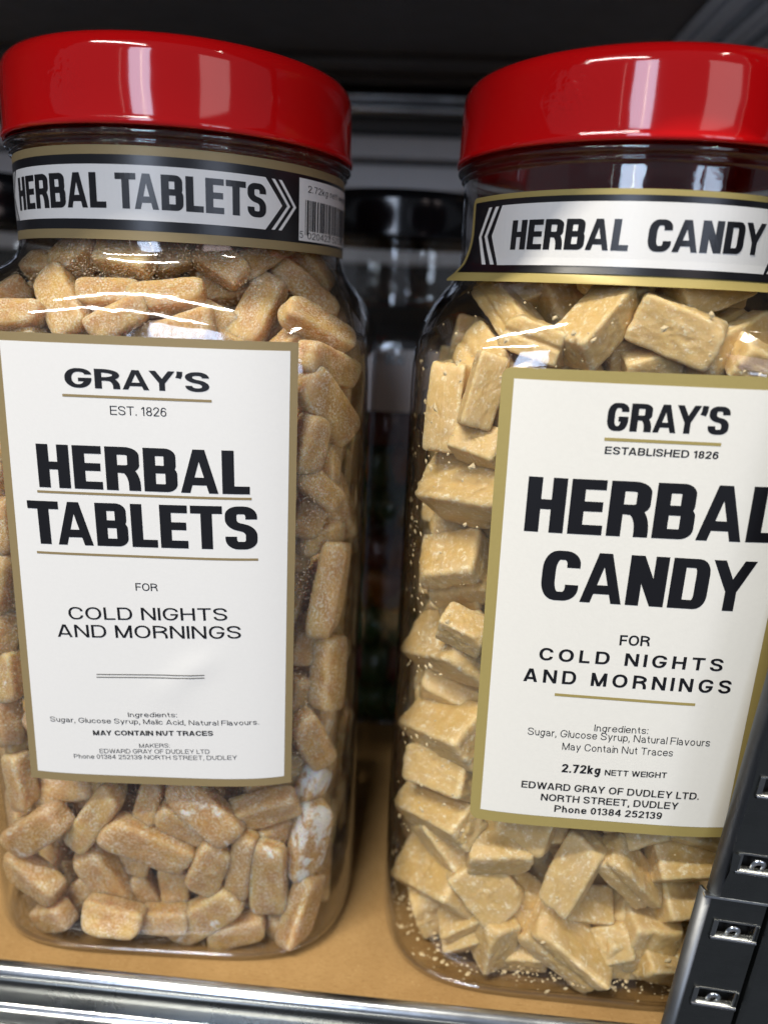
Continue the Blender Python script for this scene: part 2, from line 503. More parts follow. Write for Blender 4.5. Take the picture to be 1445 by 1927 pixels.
def glyph(ch, s, b, w):
    """strokes as (points, closed, clipbox or None) on a cap height of 10"""
    H, X = 10.0, 7.3
    l, r, t, o, c = s / 2, w - s / 2, H - b / 2, b / 2, w / 2
    m = 5.15; xt = X - b / 2; hv = s > 2.4; q = .72 if hv else .92; qb = .50 if hv else .92
    V = lambda x, y0=0, y1=H: ([(x, y0), (x, y1)], 0, 0)
    Hh = lambda x0, x1, y: ([(x0, y), (x1, y)], 0, 0)
    B0 = (0, w, 0, H); BX = (0, w, 0, X)
    def dia(x0, y0, x1, y1, box, e=.35):
        dx, dy = x1 - x0, y1 - y0
        return ([(x0 - dx * e, y0 - dy * e), (x1 + dx * e, y1 + dy * e)], 0, box)
    sd = s * .55
    U = ch
    if U == 'H': return [V(l), V(r), Hh(s, w - s, m)]
    if U == 'E': return [V(l), Hh(s, w, t), Hh(s, w * .95, m), Hh(s, w, o)]
    if U == 'F': return [V(l), Hh(s, w, t), Hh(s, w * .92, m - .2)]
    if U == 'L': return [V(l), Hh(s, w, o)]
    if U == 'T': return [V(c, 0, H - b), Hh(0, w, t)]
    if U == 'I' or U == 'l': return [V(c)]
    if U == 'N': return [V(l), V(r), dia(l, H, r, 0, B0)]
    if U == 'M': return [V(l), V(r), dia(l, H, c, 0, (0, c, 0, H)), dia(r, H, c, 0, (c, w, 0, H))]
    if U == 'A': return [dia(sd, 0, c - s * .10, H + .2, B0), dia(w - sd, 0, c + s * .10, H + .2, B0), Hh(w * .24, w * .76, 2.0 + b * .4)]
    if U == 'V': return [dia(sd, H, c, -.2, B0), dia(w - sd, H, c, -.2, B0)]
    if U == 'W': return [dia(sd, H, w * .28, -.2, (0, c, 0, H)), dia(c, H, w * .28, -.2, B0), dia(c, H, w * .72, -.2, B0), dia(w - sd, H, w * .72, -.2, B0)]
    if U == 'Y': return [dia(sd, H, c, 4.0, (0, w, 4.0, H)), dia(w - sd, H, c, 4.0, (0, w, 4.0, H)), V(c, 0, 4.6)]
    if U == 'X': return [dia(sd, 0, w - sd, H, B0), dia(sd, H, w - sd, 0, B0)]
    if U == 'K': return [V(l), dia(l, 3.3, w - sd, H, (s * .6, w, 0, H)), dia(w * .36, 6.0, w - sd * .9, 0, (s * .6, w, 0, 6.3))]
    if U == 'Z': return [Hh(0, w, t), Hh(0, w, o), dia(sd, b, w - sd, H - b, B0, .1)]
    if U == 'O': return [([(l, o, q), (l, t, q), (r, t, q), (r, o, q)], 1, 0)]
    if U == 'D': return [([(l, o), (l, t), (r, t, qb), (r, o, qb)], 1, 0)]
    if U == 'U': return [([(l, H), (l, o, q), (r, o, q), (r, H)], 0, 0)]
    if U == 'B': return [([(l, o), (l, m), (r, m, qb), (r, o, qb)], 1, 0), ([(l, m), (l, t), (r - .25, t, qb), (r - .25, m, qb)], 1, 0)]
    if U == 'P': return [V(l), ([(s, t), (r, t, q), (r, 4.6, q), (s, 4.6)], 0, 0)]
    if U == 'R':
        st = [V(l), ([(s * .9, t), (r - .1, t, qb), (r - .1, m - .2, qb), (s * .9, m - .2)], 0, 0)]
        st.append(([(w * .45, m - .25), (r, m - .25, .75), (r + .05, 0)], 0, 0)); return st
    e1 = max(6.9, 5.2 + b)
    if U == 'C': return [([(r, 6.7), (r, t, q), (l, t, q), (l, o, q), (r, o, q), (r, 3.3)], 0, 0)]
    if U == 'G': return [([(r, 6.9), (r, t, q), (l, t, q), (l, o, q), (r, o, q), (r, 5.2)], 0, 0), Hh(c + (.25 if hv else 0), w - s * .5, 5.2 - b * .5)]
    if U == 'S': return [([(r, 7.0), (r, t, q), (l, t, q), (l, m + .55, q), (r, m - .55, q), (r, o, q), (l, o, q), (l, 3.0)], 0, 0)]
    if U == '0': return [([(l, o, 1), (l, t, 1), (r, t, 1), (r, o, 1)], 1, 0)]
    if U == '1': return [V(w * .7), dia(0, 7.4, w * .7, t, (0, w * .7, 0, H), .02)]
    if U == '2': return [([(l, 7.0), (l, t, q), (r, t, q), (r, 5.6, .8), (l, o + .4)], 0, 0), Hh(0, w, o)]
    if U == '3': return [([(l, 7.4), (l, t, q), (r - .2, t, q), (r - .2, m + .2, q), (w * .4, m + .2)], 0, 0), ([(w * .4, m + .2), (r, m + .2, q), (r, o, q), (l, o, q), (l, 2.6)], 0, 0)]
    if U == '4': return [V(w * .72), dia(l * .6, 3.2, w * .72, H, (0, w, 2.4, H), .1), Hh(0, w, 2.9)]
    if U == '5': return [Hh(l + .4, w - .3, t), ([(l + .5, t), (l + .2, m - .2)], 0, 0), ([(l + .2, 5.0), (l + .3, 6.2, .8), (r, 6.2, q), (r, o, q), (l, o, q), (l, 2.6)], 0, 0)]
    if U == '6': return [([(l, o, 1), (l, 6.0, 1), (r, 6.0, 1), (r, o, 1)], 1, 0), ([(r - .2, 7.6), (r - .2, t, q), (l, t, q), (l, 3)], 0, 0)]
    if U == '9': return [([(l, 4, 1), (l, t, 1), (r, t, 1), (r, 4, 1)], 1, 0), ([(l + .2, 2.4), (l + .2, o, q), (r, o, q), (r, 7)], 0, 0)]
    if U == '7': return [Hh(0, w, t), dia(w * .35, 0, w - sd, t, (0, w, 0, t), .05)]
    if U == '8': return [([(l, o, 1), (l, m, 1), (r, m, 1), (r, o, 1)], 1, 0), ([(l + .3, m, 1), (l + .3, t, 1), (r - .3, t, 1), (r - .3, m, 1)], 1, 0)]
    if U == 'a': return [([(l + .1, 5.2), (l + .1, xt, q), (r - .2, xt, q), (r - .2, 0)], 0, 0), ([(r - .2, 4.2), (l, 4.0, .9), (l, o, .9), (r - .2, o, .9), (r - .2, 2.6)], 0, 0)]
    if U == 'c': return [([(r, 4.9), (r, xt, q), (l, xt, q), (l, o, q), (r, o, q), (r, 2.4)], 0, 0)]
    if U == 'd': return [([(l, o, 1), (l, xt, 1), (r, xt, 1), (r, o, 1)], 1, 0), V(r)]
    if U == 'p': return [([(l, o, 1), (l, xt, 1), (r, xt, 1), (r, o, 1)], 1, 0), V(l, -2.8, X)]
    if U == 'o': return [([(l, o, 1), (l, xt, 1), (r, xt, 1), (r, o, 1)], 1, 0)]
    if U == 'g': return [([(l, o, 1), (l, xt, 1), (r, xt, 1), (r, o, 1)], 1, 0), ([(r, X), (r, -2.4, q), (l, -2.4, q), (l, -1.2)], 0, 0)]
    if U == 'e': return [([(l, 3.7), (r, 3.7), (r, xt, q), (l, xt, q), (l, o, q), (r, o, q), (r, 1.9)], 0, 0)]
    if U == 'f': return [([(w, t), (w * .42, t, .9), (w * .42, 0)], 0, 0), Hh(0, w * .95, xt)]
    if U == 't': return [([(w * .42, 9.4), (w * .42, o, .8), (w, o)], 0, 0), Hh(0, w * .95, xt)]
    if U == 'h': return [V(l), ([(l, 4.4), (l, xt, q), (r, xt, q), (r, 0)], 0, 0)]
    if U == 'n': return [V(l, 0, X), ([(l, 4.4), (l, xt, q), (r, xt, q), (r, 0)], 0, 0)]
    if U == 'r': return [V(l, 0, X), ([(l, 4.0), (l, xt - .1, q), (w, xt - .1)], 0, 0)]
    if U == 'm': return [V(l, 0, X), ([(l, 4.4), (l, xt, q), (c, xt, q), (c, 0)], 0, 0), ([(c, 4.4), (c, xt, q), (r, xt, q), (r, 0)], 0, 0)]
    if U == 'u': return [V(r, 0, X), ([(l, X), (l, o, q), (r, o, q), (r, 3)], 0, 0)]
    if U == 'i': return [V(c, 0, X), V(c, 8.6, H)]
    if U == 'k': return [V(l), dia(l, 2.4, w - sd, X, (s * .6, w, 0, X)), dia(w * .4, 4.4, w - sd, 0, (s * .6, w, 0, 4.7))]
    if U == 's': return [([(r, 5.2), (r, xt, q), (l, xt, q), (l, 4.0, q), (r, 3.3, q), (r, o, q), (l, o, q), (l, 2.1)], 0, 0)]
    if U == 'v': return [dia(sd, X, c, -.2, BX), dia(w - sd, X, c, -.2, BX)]
    if U == 'y': return [dia(sd, X, c, .2, (0, w, -2.8, X), .05), dia(w - sd, X, w * .3, -2.6, (0, w, -2.8, X), .1)]
    if U == 'w': return [dia(sd, X, w * .28, -.2, BX), dia(c, X, w * .28, -.2, BX), dia(c, X, w * .72, -.2, BX), dia(w - sd, X, w * .72, -.2, BX)]
    if U == 'x': return [dia(sd, 0, w - sd, X, BX), dia(sd, X, w - sd, 0, BX)]
    if U == '.': return [V(c, 0, max(b, 1.4))]
    if U == ':': return [V(c, 0, max(b, 1.4)), V(c, X - max(b, 1.4), X)]
    if U == ',': return [V(c, 0, max(b, 1.4)), ([(c + .1, .4), (c - .35, -1.8)], 0, 0)]
    if U == "'": return [([(c + .2, H), (c + .05, 7.9), (c - .4, 6.6)], 0, 0)]
    return []

STYLE = {  # stem, bar, letter gap, space, heavy widths
    'reg': (1.15, 1.0, 1.5, 3.6, 0), 'med': (1.45, 1.2, 1.5, 3.8, 0), 'semi': (1.9, 1.6, 1.3, 3.6, 0), 'bold': (2.2, 1.8, 1.2, 3.4, 0),
    'space': (2.0, 1.7, 3.6, 6.0, 0), 'wide': (2.35, 1.85, 1.0, 3, 0), 'heavy': (2.6, 1.8, .8, 3.0, 1)}
KERN = {'TA': 1.5, 'AY': 1.3, 'LT': 1.0, 'AT': 1.4, 'RA': .3, 'CA': .3, 'DY': .5, 'BA': .2, 'AL': .0, 'AN': .1, "Y'": .9, "'S": .3, 'LE': .1, 'ET': .1, 'TS': .2, 'FO': .3, 'LY': 1.0, 'Ph': .0, 'AR': .1, 'WA': 1.0}
def lettering(text, style):
    """list of polygons (x, y, stroke index) with x in 0..width, cap height 10"""
    s, b, gap, space, hv = STYLE[style]
    x = 0.0; polys = []; k = 0
    prev = ''
    for ch in text:
        if ch == ' ': x += space; prev = ''; continue
        if prev + ch in KERN: x -= KERN[prev + ch] * (1.0 if hv or s > 2.4 else .8)
        prev = ch
        w = (HEAVY if hv else WID).get(ch, WID.get(ch, 7))
        if ch in ".,:": w = max(w, s)
        if ch == "'": w = s
        ss = s * ((.76 if ch == 'A' else .84) if ch in 'AVWYXK' and s > 2.3 else 1)
        for pts, closed, clip in glyph(ch, ss, b, w):
            pl = _densify(_round(pts, closed), closed)
            k += 1
            for quad in _ribbon(pl, closed, ss * (.8 if ch == "'" else 1), b):
                if clip: quad = _clip(list(quad), *clip)
                if len(quad) >= 3: polys.append(([(x + p[0], p[1]) for p in quad], k))
        x += w + gap * (.55 if ch in 'il' else 1)
    return polys, x - gap

def text_mesh(name, text, style, u0, z0, u1, z1, cap, surf, off, mat, parent, shear=0.0):
    polys, wd = lettering(text, style)
    L = math.hypot(u1 - u0, z1 - z0) or 1e-9
    dx, dz = (u1 - u0) / L, (z1 - z0) / L
    sx, sy = L / wd, cap / 10
    verts, faces = [], []
    for poly, k in polys:
        f = []
        for x, y in poly:
            a, h = x * sx + shear * y * sy, y * sy
            f.append(len(verts)); verts.append(surf(u0 + dx * a - dz * h, z0 + dz * a + dx * h, off + (k % 3) * 4e-6))
        faces.append(f)
    return mesh_obj(name, verts, faces, mat, parent, smooth=False)

def sheet(name, outline_fn, nu, nv, surf, off, thick, mat, parent):
    """a sheet of paper laid on a surface; outline_fn(a, b) maps the unit square to surface coordinates"""
    verts, faces = [], []
    for lay in (off, off - thick):
        for j in range(nv + 1):
            for i in range(nu + 1):
                u, z = outline_fn(i / nu, j / nv); verts.append(surf(u, z, lay))
    n = (nu + 1) * (nv + 1); w = nu + 1
    for j in range(nv):
        for i in range(nu):
            a = j * w + i
            faces.append((a, a + 1, a + w + 1, a + w)); faces.append((n + a, n + a + w, n + a + w + 1, n + a + 1))
    def edge(*q):
        k = len(verts); verts.extend(verts[x] for x in q); faces.append((k, k + 1, k + 2, k + 3))
    for i in range(nu):
        edge(i, n + i, n + i + 1, i + 1); a = nv * w + i; edge(a, a + 1, n + a + 1, n + a)
    for j in range(nv):
        a = j * w; edge(a, a + w, n + a + w, n + a); a += nu; edge(a, n + a, n + a + w, a + w)
    return mesh_obj(name, verts, faces, mat, parent)

def quad_fn(bl, br, tr, tl, corner=0.0):
    """bilinear outline with optional rounded corners (corner in metres)"""
    W = math.hypot(br[0] - bl[0], br[1] - bl[1]); Hh = math.hypot(tl[0] - bl[0], tl[1] - bl[1])
    def f(a, b):
        if corner:
            b = .5 - .5 * math.cos(math.pi * b)
            # squeeze the rows near the ends so that the corners come out round
            h = min(b, 1 - b) * Hh
            if h < corner:
                cut = corner - math.sqrt(max(0, corner ** 2 - (corner - h) ** 2))
                a = cut / W + a * (1 - 2 * cut / W)
        return ((1 - a) * (1 - b) * bl[0] + a * (1 - b) * br[0] + a * b * tr[0] + (1 - a) * b * tl[0],
                (1 - a) * (1 - b) * bl[1] + a * (1 - b) * br[1] + a * b * tr[1] + (1 - a) * b * tl[1])
    return f

def flat_poly(name, polys, surf, off, mat, parent):
    """polys in surface coordinates, each cut into narrow strips so that it follows the curve"""
    verts, faces = [], []
    for poly in polys:
        x0, x1 = min(p[0] for p in poly), max(p[0] for p in poly)
        k = max(1, int((x1 - x0) / CUT[0]))
        for i in range(k):
            q = _clip(list(poly), x0 + (x1 - x0) * i / k, x0 + (x1 - x0) * (i + 1) / k, -1e3, 1e3)
            if len(q) < 3: continue
            y0, y1 = min(p[1] for p in q), max(p[1] for p in q)
            kz = max(1, int((y1 - y0) / CUT[0]))
            for jz in range(kz):
                q2 = _clip(list(q), -1e3, 1e3, y0 + (y1 - y0) * jz / kz, y0 + (y1 - y0) * (jz + 1) / kz)
                if len(q2) < 3: continue
                f = []
                for p in q2: f.append(len(verts)); verts.append(surf(p[0], p[1], off))
                faces.append(f)
    return mesh_obj(name, verts, faces, mat, parent, smooth=False)
CUT = [2.0]

# ------------------------------------------------------------------ the metal shelving
SHELF_RZ = -0.0727
shelf = tag(empty('metal_shelving', (0, 0, 0), SHELF_RZ), 'dark galvanised metal shelf bay holding the sweet jars, its rolled front lip below them', 'shelving')

def extrude_profile(name, prof, x0, x1, mat, parent, closed=False, smooth=True, nx=1):
    n = len(prof); verts, faces = [], []
    for k in range(nx + 1):
        x = x0 + (x1 - x0) * k / nx
        verts += [(x, y, z) for y, z in prof]
    for k in range(nx):
        for i in range(n if closed else n - 1):
            a, b = k * n + i, k * n + (i + 1) % n
            faces.append((a, a + n, b + n, b) if not closed else (a, a + n, b + n, b))
    if closed:
        faces.append(tuple(range(n))); faces.append(tuple(range(nx * n, nx * n + n))[::-1])
    return mesh_obj(name, verts, faces, mat, parent, smooth)

def arc(cx, cz, r, a0, a1, k=6):
    return [(cx + r * math.cos(math.radians(a0 + (a1 - a0) * i / k)), cz + r * math.sin(math.radians(a0 + (a1 - a0) * i / k))) for i in range(k + 1)]

bm = bmesh.new(); add_box(bm, -2.4, 2.4, -.0735, .41, -.0050, -.0022)
bm_obj('shelf_deck', bm, M['steel'], shelf)
# rolled front lip: rim and bottom bead toned as lit, upright face toned as shaded
lip = [(-.0712, -.0022), (-.0716, .0002)] + arc(-.0752, .0004, .0030, 20, 180, 10) + [(-.0784, -.002), (-.0785, -.0118)] + arc(-.0803, -.0118, .0018, 0, -90, 4) + arc(-.0830, -.0164, .0028, 90, 180, 6) + [(-.0858, -.030), (-.0840, -.031)]
lip = [(a - .0030, b) for a, b in lip]
for nm_, seg, mt in (('lip_rim', lip[:13], 'steel_lit'), ('front_lip', lip[12:15], 'steel_shaded'), ('lip_bead', lip[14:], 'steel_lit')):
    o = extrude_profile(nm_, seg, -2.4, 2.4, M[mt], shelf)
    m_ = o.modifiers.new('thickness', 'SOLIDIFY'); m_.thickness = .0007; m_.offset = 1
# back: horizontal slats with gaps coloured black for their shade and a rolled bar at the top
bm = bmesh.new(); add_box(bm, -2.4, 2.4, .395, .402, -.004, .42)
bm_obj('back_panel', bm, M['gap'], shelf)
for z0, z1, yy, mt in ((.3620, .3735, .384, 'dark_steel'), (.3425, .3590, .378, 'grey_steel'), (.3190, .3375, .374, 'grey_steel'), (.291, .314, .378, 'grey_steel'), (.262, .286, .378, 'grey_steel')):
    bm = bmesh.new(); add_box(bm, -2.4, 2.4, yy, yy + .012, z0, z1, .0015)
    bm_obj('back_slat', bm, M[mt], shelf)
prof = arc(.374, .3860, .0036, 60, 290, 10) + arc(.370, .3768, .0046, 100, 300, 10) + [(.386, .3740), (.386, .3905)]
extrude_profile('back_rail', prof, -2.4, 2.4, M['steel_lit'], shelf, closed=True)
# upper shelf with folded front edge and a stiffening rib underneath
bm = bmesh.new(); add_box(bm, -2.4, 2.4, -.085, .41, .3950, .3985); add_box(bm, -2.4, 2.4, .300, .322, .3915, .3952, .0008); add_box(bm, -2.4, 2.4, .345, .348, .3890, .3952, .0005)
bm_obj('upper_shelf', bm, M['dark_steel'], shelf)
bm = bmesh.new(); add_box(bm, -2.4, 2.4, -.001, .001, .3890, .4300, .0006); add_box(bm, -2.4, 2.4, .0, .075, .3940, .3955, .0004)
bmesh.ops.rotate(bm, verts=bm.verts, cent=(0, 0, 0), matrix=Matrix.Rotation(.0727, 3, 'Z')); bmesh.ops.translate(bm, verts=bm.verts, vec=(0, -.125, 0))
bm_obj('upper_lip', bm, M['dark_steel'], shelf)
# ribbed side bracket under the upper shelf, running front to back on the right
bm = bmesh.new()
for x0, wd, hgt in ((.230, .012, .0035), (.246, .0085, .0065), (.2575, .006, .0035), (.2665, .0075, .0065), (.278, .012, .004)):
    add_box(bm, x0, x0 + wd, -.10, .374, .3945 - hgt, .3947, .0016)
add_box(bm, .222, .300, -.10, .374, .3930, .3949)
bm_obj('side_bracket', bm, M['steel_lit'], shelf, smooth=False)

liner = bm = bmesh.new(); add_box(bm, -2.3, 2.3, -.0738, .370, -.0020, -.0001, .0004)
lo = bm_obj('shelf_liner', bm, M['board']); lo.rotation_euler = (0, 0, SHELF_RZ)
tag(lo, 'brown cardboard liner sheet on the shelf under the jars', 'shelf liner')

# ------------------------------------------------------------------ slotted metal upright in the right foreground
up = empty('slotted_upright', (0.1764, -0.0995, 0.0665))
up.rotation_euler = (0, math.radians(4.0), math.radians(-4))
tag(up, 'galvanised metal upright with a column of punched slots at the lower right', 'upright')
def plate(name, x0, x1, z0, z1, y, slots, mat, edge_r=.0030):
    """front face with rounded left edge and rectangular holes (slots: x0, x1, z0, z1), folded back at the left"""
    verts, faces, folds = [], [], []
    def quad(a, b, c, d):
        n = len(verts); verts.extend([a, b, c, d]); faces.append((n, n + 1, n + 2, n + 3))
    xs0 = x0 + edge_r
    zs = sorted({z0, z1} | {s[2] for s in slots} | {s[3] for s in slots})
    for za, zb in zip(zs, zs[1:]):
        hole = [s for s in slots if s[2] <= za + 1e-6 and s[3] >= zb - 1e-6]
        spans = [(xs0, x1)] if not hole else [(xs0, hole[0][0]), (hole[0][1], x1)]
        for a, b in spans: quad((a, y, za), (b, y, za), (b, y, zb), (a, y, zb))
        pr = [(xs0 - edge_r * math.sin(t * math.pi / 16), y + edge_r * (1 - math.cos(t * math.pi / 16))) for t in range(9)] + [(x0, y + .0034)]
        if not folds: folds.append(pr)
    bm = bmesh.new(); me = bpy.data.meshes.new(name); me.from_pydata(verts, [], faces); bm.from_mesh(me); bpy.data.meshes.remove(me)
    bmesh.ops.remove_doubles(bm, verts=bm.verts, dist=1e-6)
    o = bm_obj(name, bm, mat, up, smooth=True)
    s = o.modifiers.new('thickness', 'SOLIDIFY'); s.thickness = .0011; s.offset = -1
    e = o.modifiers.new('edges', 'EDGE_SPLIT'); e.split_angle = math.radians(35)
    pr = folds[0]; n = len(pr)
    fo = mesh_obj('edge_fold', [(x, yy, z) for z in (z0, z1) for x, yy in pr], [(i + 1, i, n + i, n + i + 1) for i in range(n - 1)], M['steel_fold'], up)
    s = fo.modifiers.new('thickness', 'SOLIDIFY'); s.thickness = .0010; s.offset = -1
    return o
PITCH = .0260
slots_hi, slots_lo = [], []
for k in range(-5, 13):
    zc = -.0121 + PITCH * k
    sx = .0047 + (.0006 if zc > 0 else 0)
    (slots_hi if zc > 0 else slots_lo).append((sx, sx + .0130, zc - .0027, zc + .0027))
plate('face_plate', .0004, .0215, .0004, .33, -.0012, slots_hi, M['steel_shaded'])
plate('face_plate', -.0010, .0185, -.15, -.0002, .0004, slots_lo, M['steel_shaded'])
# folded seam between the two plates
bm = bmesh.new(); add_box(bm, -.0012, .0215, -.0014, .0006, -.0003, .0005, .0002); bm_obj('seam', bm, M['steel_lit'], up)
# pressed lip and bent tongue of each slot
for sl, yy in ((slots_hi, -.0012), (slots_lo, .0004)):
    for i, (a, b, za, zb) in enumerate(sl):
        fr = extrude_profile('slot_lip', [(yy + .0012, za + .0006), (yy - .0006, za + .0002), (yy - .0012, za - .0004), (yy - .0009, za - .0010), (yy, za - .0014)], a - .0004, b + .0004, M['steel'], up)
        bm = bmesh.new(); add_box(bm, a - .0006, a + .0010, yy - .0007, yy + .0030, za - .0008, zb + .0006, .0003); add_box(bm, b - .0009, b + .0006, yy - .0005, yy + .0028, za - .0008, zb + .0004, .0003)
        add_box(bm, a, b, yy - .0003, yy + .0016, zb - .0001, zb + .0006, .0002)
        bm_obj('slot_frame', bm, M['steel'], up)
        if abs(za) < .09:
            cx_, w_ = (a + b) / 2 - .0002, .0021
            tv = [(cx_ - w_, za + .0002)] + [(cx_ + w_ * math.cos(math.radians(180 - t * 18)), za + .0026 + w_ * .8 * math.sin(math.radians(180 - t * 18))) for t in range(11)] + [(cx_ + w_, za + .0002)]
            verts = [(x, yy + .0012 - .0009 * (z - za) / .004, z) for x, z in tv] + [(cx_ + (x - cx_) * .45, yy + .0013 - .0009 * (z - za) / .004, za + (z - za) * .62) for x, z in tv]
            n = len(tv); o = mesh_obj('tongue', verts, [(i_, i_ + 1, n + i_ + 1, n + i_) for i_ in range(n - 1)], M['steel_lit'], up)
            so = o.modifiers.new('thickness', 'SOLIDIFY'); so.thickness = .0007
        bm = bmesh.new(); add_box(bm, a - .002, b + .003, yy + .0045, yy + .0055, za - .003, zb + .003)
        bm_obj('slot_shade', bm, M['gap'], up)  # black sheet standing for the shade inside the slot
# rolled channel that closes the right side
prof = [(.0185, .0009), (.0194, .0016), (.0200, .0030), (.0206, .0014), (.0216, .0004), (.0300, .0006), (.0300, .012), (.0185, .012)]
verts = [(x, y, z) for z in (-.15, -.0002) for x, y in prof]; n = len(prof)
o = mesh_obj('channel', verts, [(i, (i + 1) % n, n + (i + 1) % n, n + i) for i in range(n)], M['steel_shaded'], up, smooth=False)
verts = [(x + .0012, y - .0016, z) for z in (.0004, .33) for x, y in [(.0204, .0004), (.0214, .0016), (.0220, .0004), (.0300, .0006), (.0300, .012), (.0204, .012)]]; n = 6
mesh_obj('channel', verts, [(i, (i + 1) % n, n + (i + 1) % n, n + i) for i in range(n)], M['steel_shaded'], up, smooth=False)

# ------------------------------------------------------------------ the two front jars
def rect(x0, x1, z0, z1): return [(x0, z0), (x1, z0), (x1, z1), (x0, z1)]
RN = 0.0552
def uu(deg): return RN * math.radians(deg)
def neck_surf(u, z, off): return neck_pt(math.degrees(u / RN), z, off)

LEFT_RZ, RIGHT_RZ = -0.0268, -0.0769
jar_l = tag(empty('sweet_jar', (0, 0, 0), LEFT_RZ), 'red lidded clear jar of sugared amber tablets with a white HERBAL TABLETS label', 'sweet jar', 'red lidded sweet jars at the front of the shelf')
jar_r_ = tag(empty('sweet_jar', (0.15199, -0.01311, 0), RIGHT_RZ), 'red lidded clear jar of tan candy chunks, gold edged HERBAL CANDY label', 'sweet jar', 'red lidded sweet jars at the front of the shelf')
for j, (par, inner) in enumerate(((jar_l, M['clear_dusty']), (jar_r_, M['clear_inner']))):
    build_jar_body('jar_body', par, inner)
    build_lid(par, M['red'] if j == 0 else M['red_b'])

LEFT_PRINT = [
    ("GRAY'S", 'wide', 'maker_name', -0.0174, 0.2063, 0.0243, 0.2068, 0.0056),
    ('EST. 1826', 'reg', 'founding_date', -0.0047, 0.1990, 0.0117, 0.1992, 0.0026),
    ('HERBAL', 'heavy', 'product_name', -0.0274, 0.1761, 0.0357, 0.1769, 0.0132),
    ('TABLETS', 'heavy', 'product_name', -0.0315, 0.1581, 0.0380, 0.1596, 0.0136),
    ('FOR', 'med', 'slogan', 0.0003, 0.1445, 0.0071, 0.1447, 0.0025),
    ('COLD NIGHTS', 'med', 'slogan', -0.0213, 0.1336, 0.0286, 0.1359, 0.0042),
    ('AND MORNINGS', 'med', 'slogan', -0.0254, 0.1273, 0.0328, 0.1299, 0.0043),
    ('Ingredients:', 'reg', 'ingredients_text', -0.0042, 0.1001, 0.0119, 0.1010, 0.0017),
    ('Sugar, Glucose Syrup, Malic Acid, Natural Flavours.', 'reg', 'ingredients_text', -0.0302, 0.0966, 0.0383, 0.0992, 0.0018),
    ('MAY CONTAIN NUT TRACES', 'bold', 'warning_text', -0.0161, 0.0926, 0.0235, 0.0948, 0.0018),
    ('MAKERS:', 'reg', 'address_text', -0.0010, 0.0889, 0.0091, 0.0896, 0.0015),
    ('EDWARD GRAY OF DUDLEY LTD', 'reg', 'address_text', -0.0143, 0.0860, 0.0222, 0.0880, 0.0016),
    ('Phone 01384 252139 NORTH STREET, DUDLEY', 'reg', 'address_text', -0.0231, 0.0834, 0.0312, 0.0861, 0.0016)]
LEFT_RULES = [(-0.0184, 0.2040, 0.0249, 0.2043, 0.00075, 'gold'), (-0.0282, 0.1747, 0.0362, 0.1755, 0.00075, 'gold'), (-0.0299, 0.1553, 0.0381, 0.1563, 0.00075, 'gold'), (-0.0137, 0.1149, 0.0211, 0.1167, 0.00035, 'grey_ink'), (-0.0138, 0.1139, 0.0211, 0.1157, 0.00035, 'grey_ink')]
RIGHT_PRINT = [
    ("GRAY'S", 'heavy', 'maker_name', -0.0128, 0.2027, 0.0197, 0.2033, 0.0077),
    ('ESTABLISHED 1826', 'semi', 'founding_date', -0.0124, 0.1962, 0.0183, 0.1965, 0.0021),
    ('HERBAL', 'heavy', 'product_name', -0.0323, 0.1722, 0.0387, 0.1733, 0.0162),
    ('CANDY', 'heavy', 'product_name', -0.0259, 0.1517, 0.0343, 0.1521, 0.0154),
    ('FOR', 'semi', 'slogan', -0.0011, 0.1389, 0.0076, 0.1393, 0.0033),
    ('COLD NIGHTS', 'space', 'slogan', -0.0241, 0.1321, 0.0298, 0.1327, 0.0041),
    ('AND MORNINGS', 'space', 'slogan', -0.0281, 0.1246, 0.0334, 0.1255, 0.0044),
    ('Ingredients:', 'reg', 'ingredients_text', -0.0050, 0.1096, 0.0112, 0.1101, 0.0023),
    ('Sugar, Glucose Syrup, Natural Flavours', 'reg', 'ingredients_text', -0.0250, 0.1064, 0.0302, 0.1073, 0.0025),
    ('May Contain Nut Traces', 'reg', 'warning_text', -0.0140, 0.1022, 0.0196, 0.1030, 0.0025),
    ('2.72kg', 'bold', 'weight_text', -0.0133, 0.0942, -0.0014, 0.0945, 0.0030),
    ('NETT WEIGHT', 'semi', 'weight_text', -0.0000, 0.0944, 0.0189, 0.0952, 0.0020),
    ('EDWARD GRAY OF DUDLEY LTD.', 'semi', 'address_text', -0.0252, 0.0873, 0.0299, 0.0882, 0.0025),
    ('NORTH STREET, DUDLEY', 'semi', 'address_text', -0.0187, 0.0833, 0.0240, 0.0842, 0.0025),
    ('Phone 01384 252139', 'semi', 'address_text', -0.0141, 0.0795, 0.0195, 0.0802, 0.0025)]
RIGHT_RULES = [(-0.0129, 0.2003, 0.0185, 0.2006, .0009, 'olive_gold'), (-0.0182, 0.1210, 0.0237, 0.1212, .0009, 'olive_gold')]

def left_surf(u, z, off):
    # the paper is pushed out a little by a bubble under it
    d2 = ((u - .0168) / .0085) ** 2 + ((z - .1178 - (u - .0168) * .5) / .0048) ** 2
    d3 = ((u - .010) / .007) ** 2 + ((z - .1095) / .005) ** 2
    return face_pt(u, z, off + .00050 * math.exp(-d2 * 1.3) + .00022 * math.exp(-d3))
def right_surf(u, z, off):
    return face_pt(u, z, off + .0003 * math.exp(-(((u - .047) / .006) ** 2)))

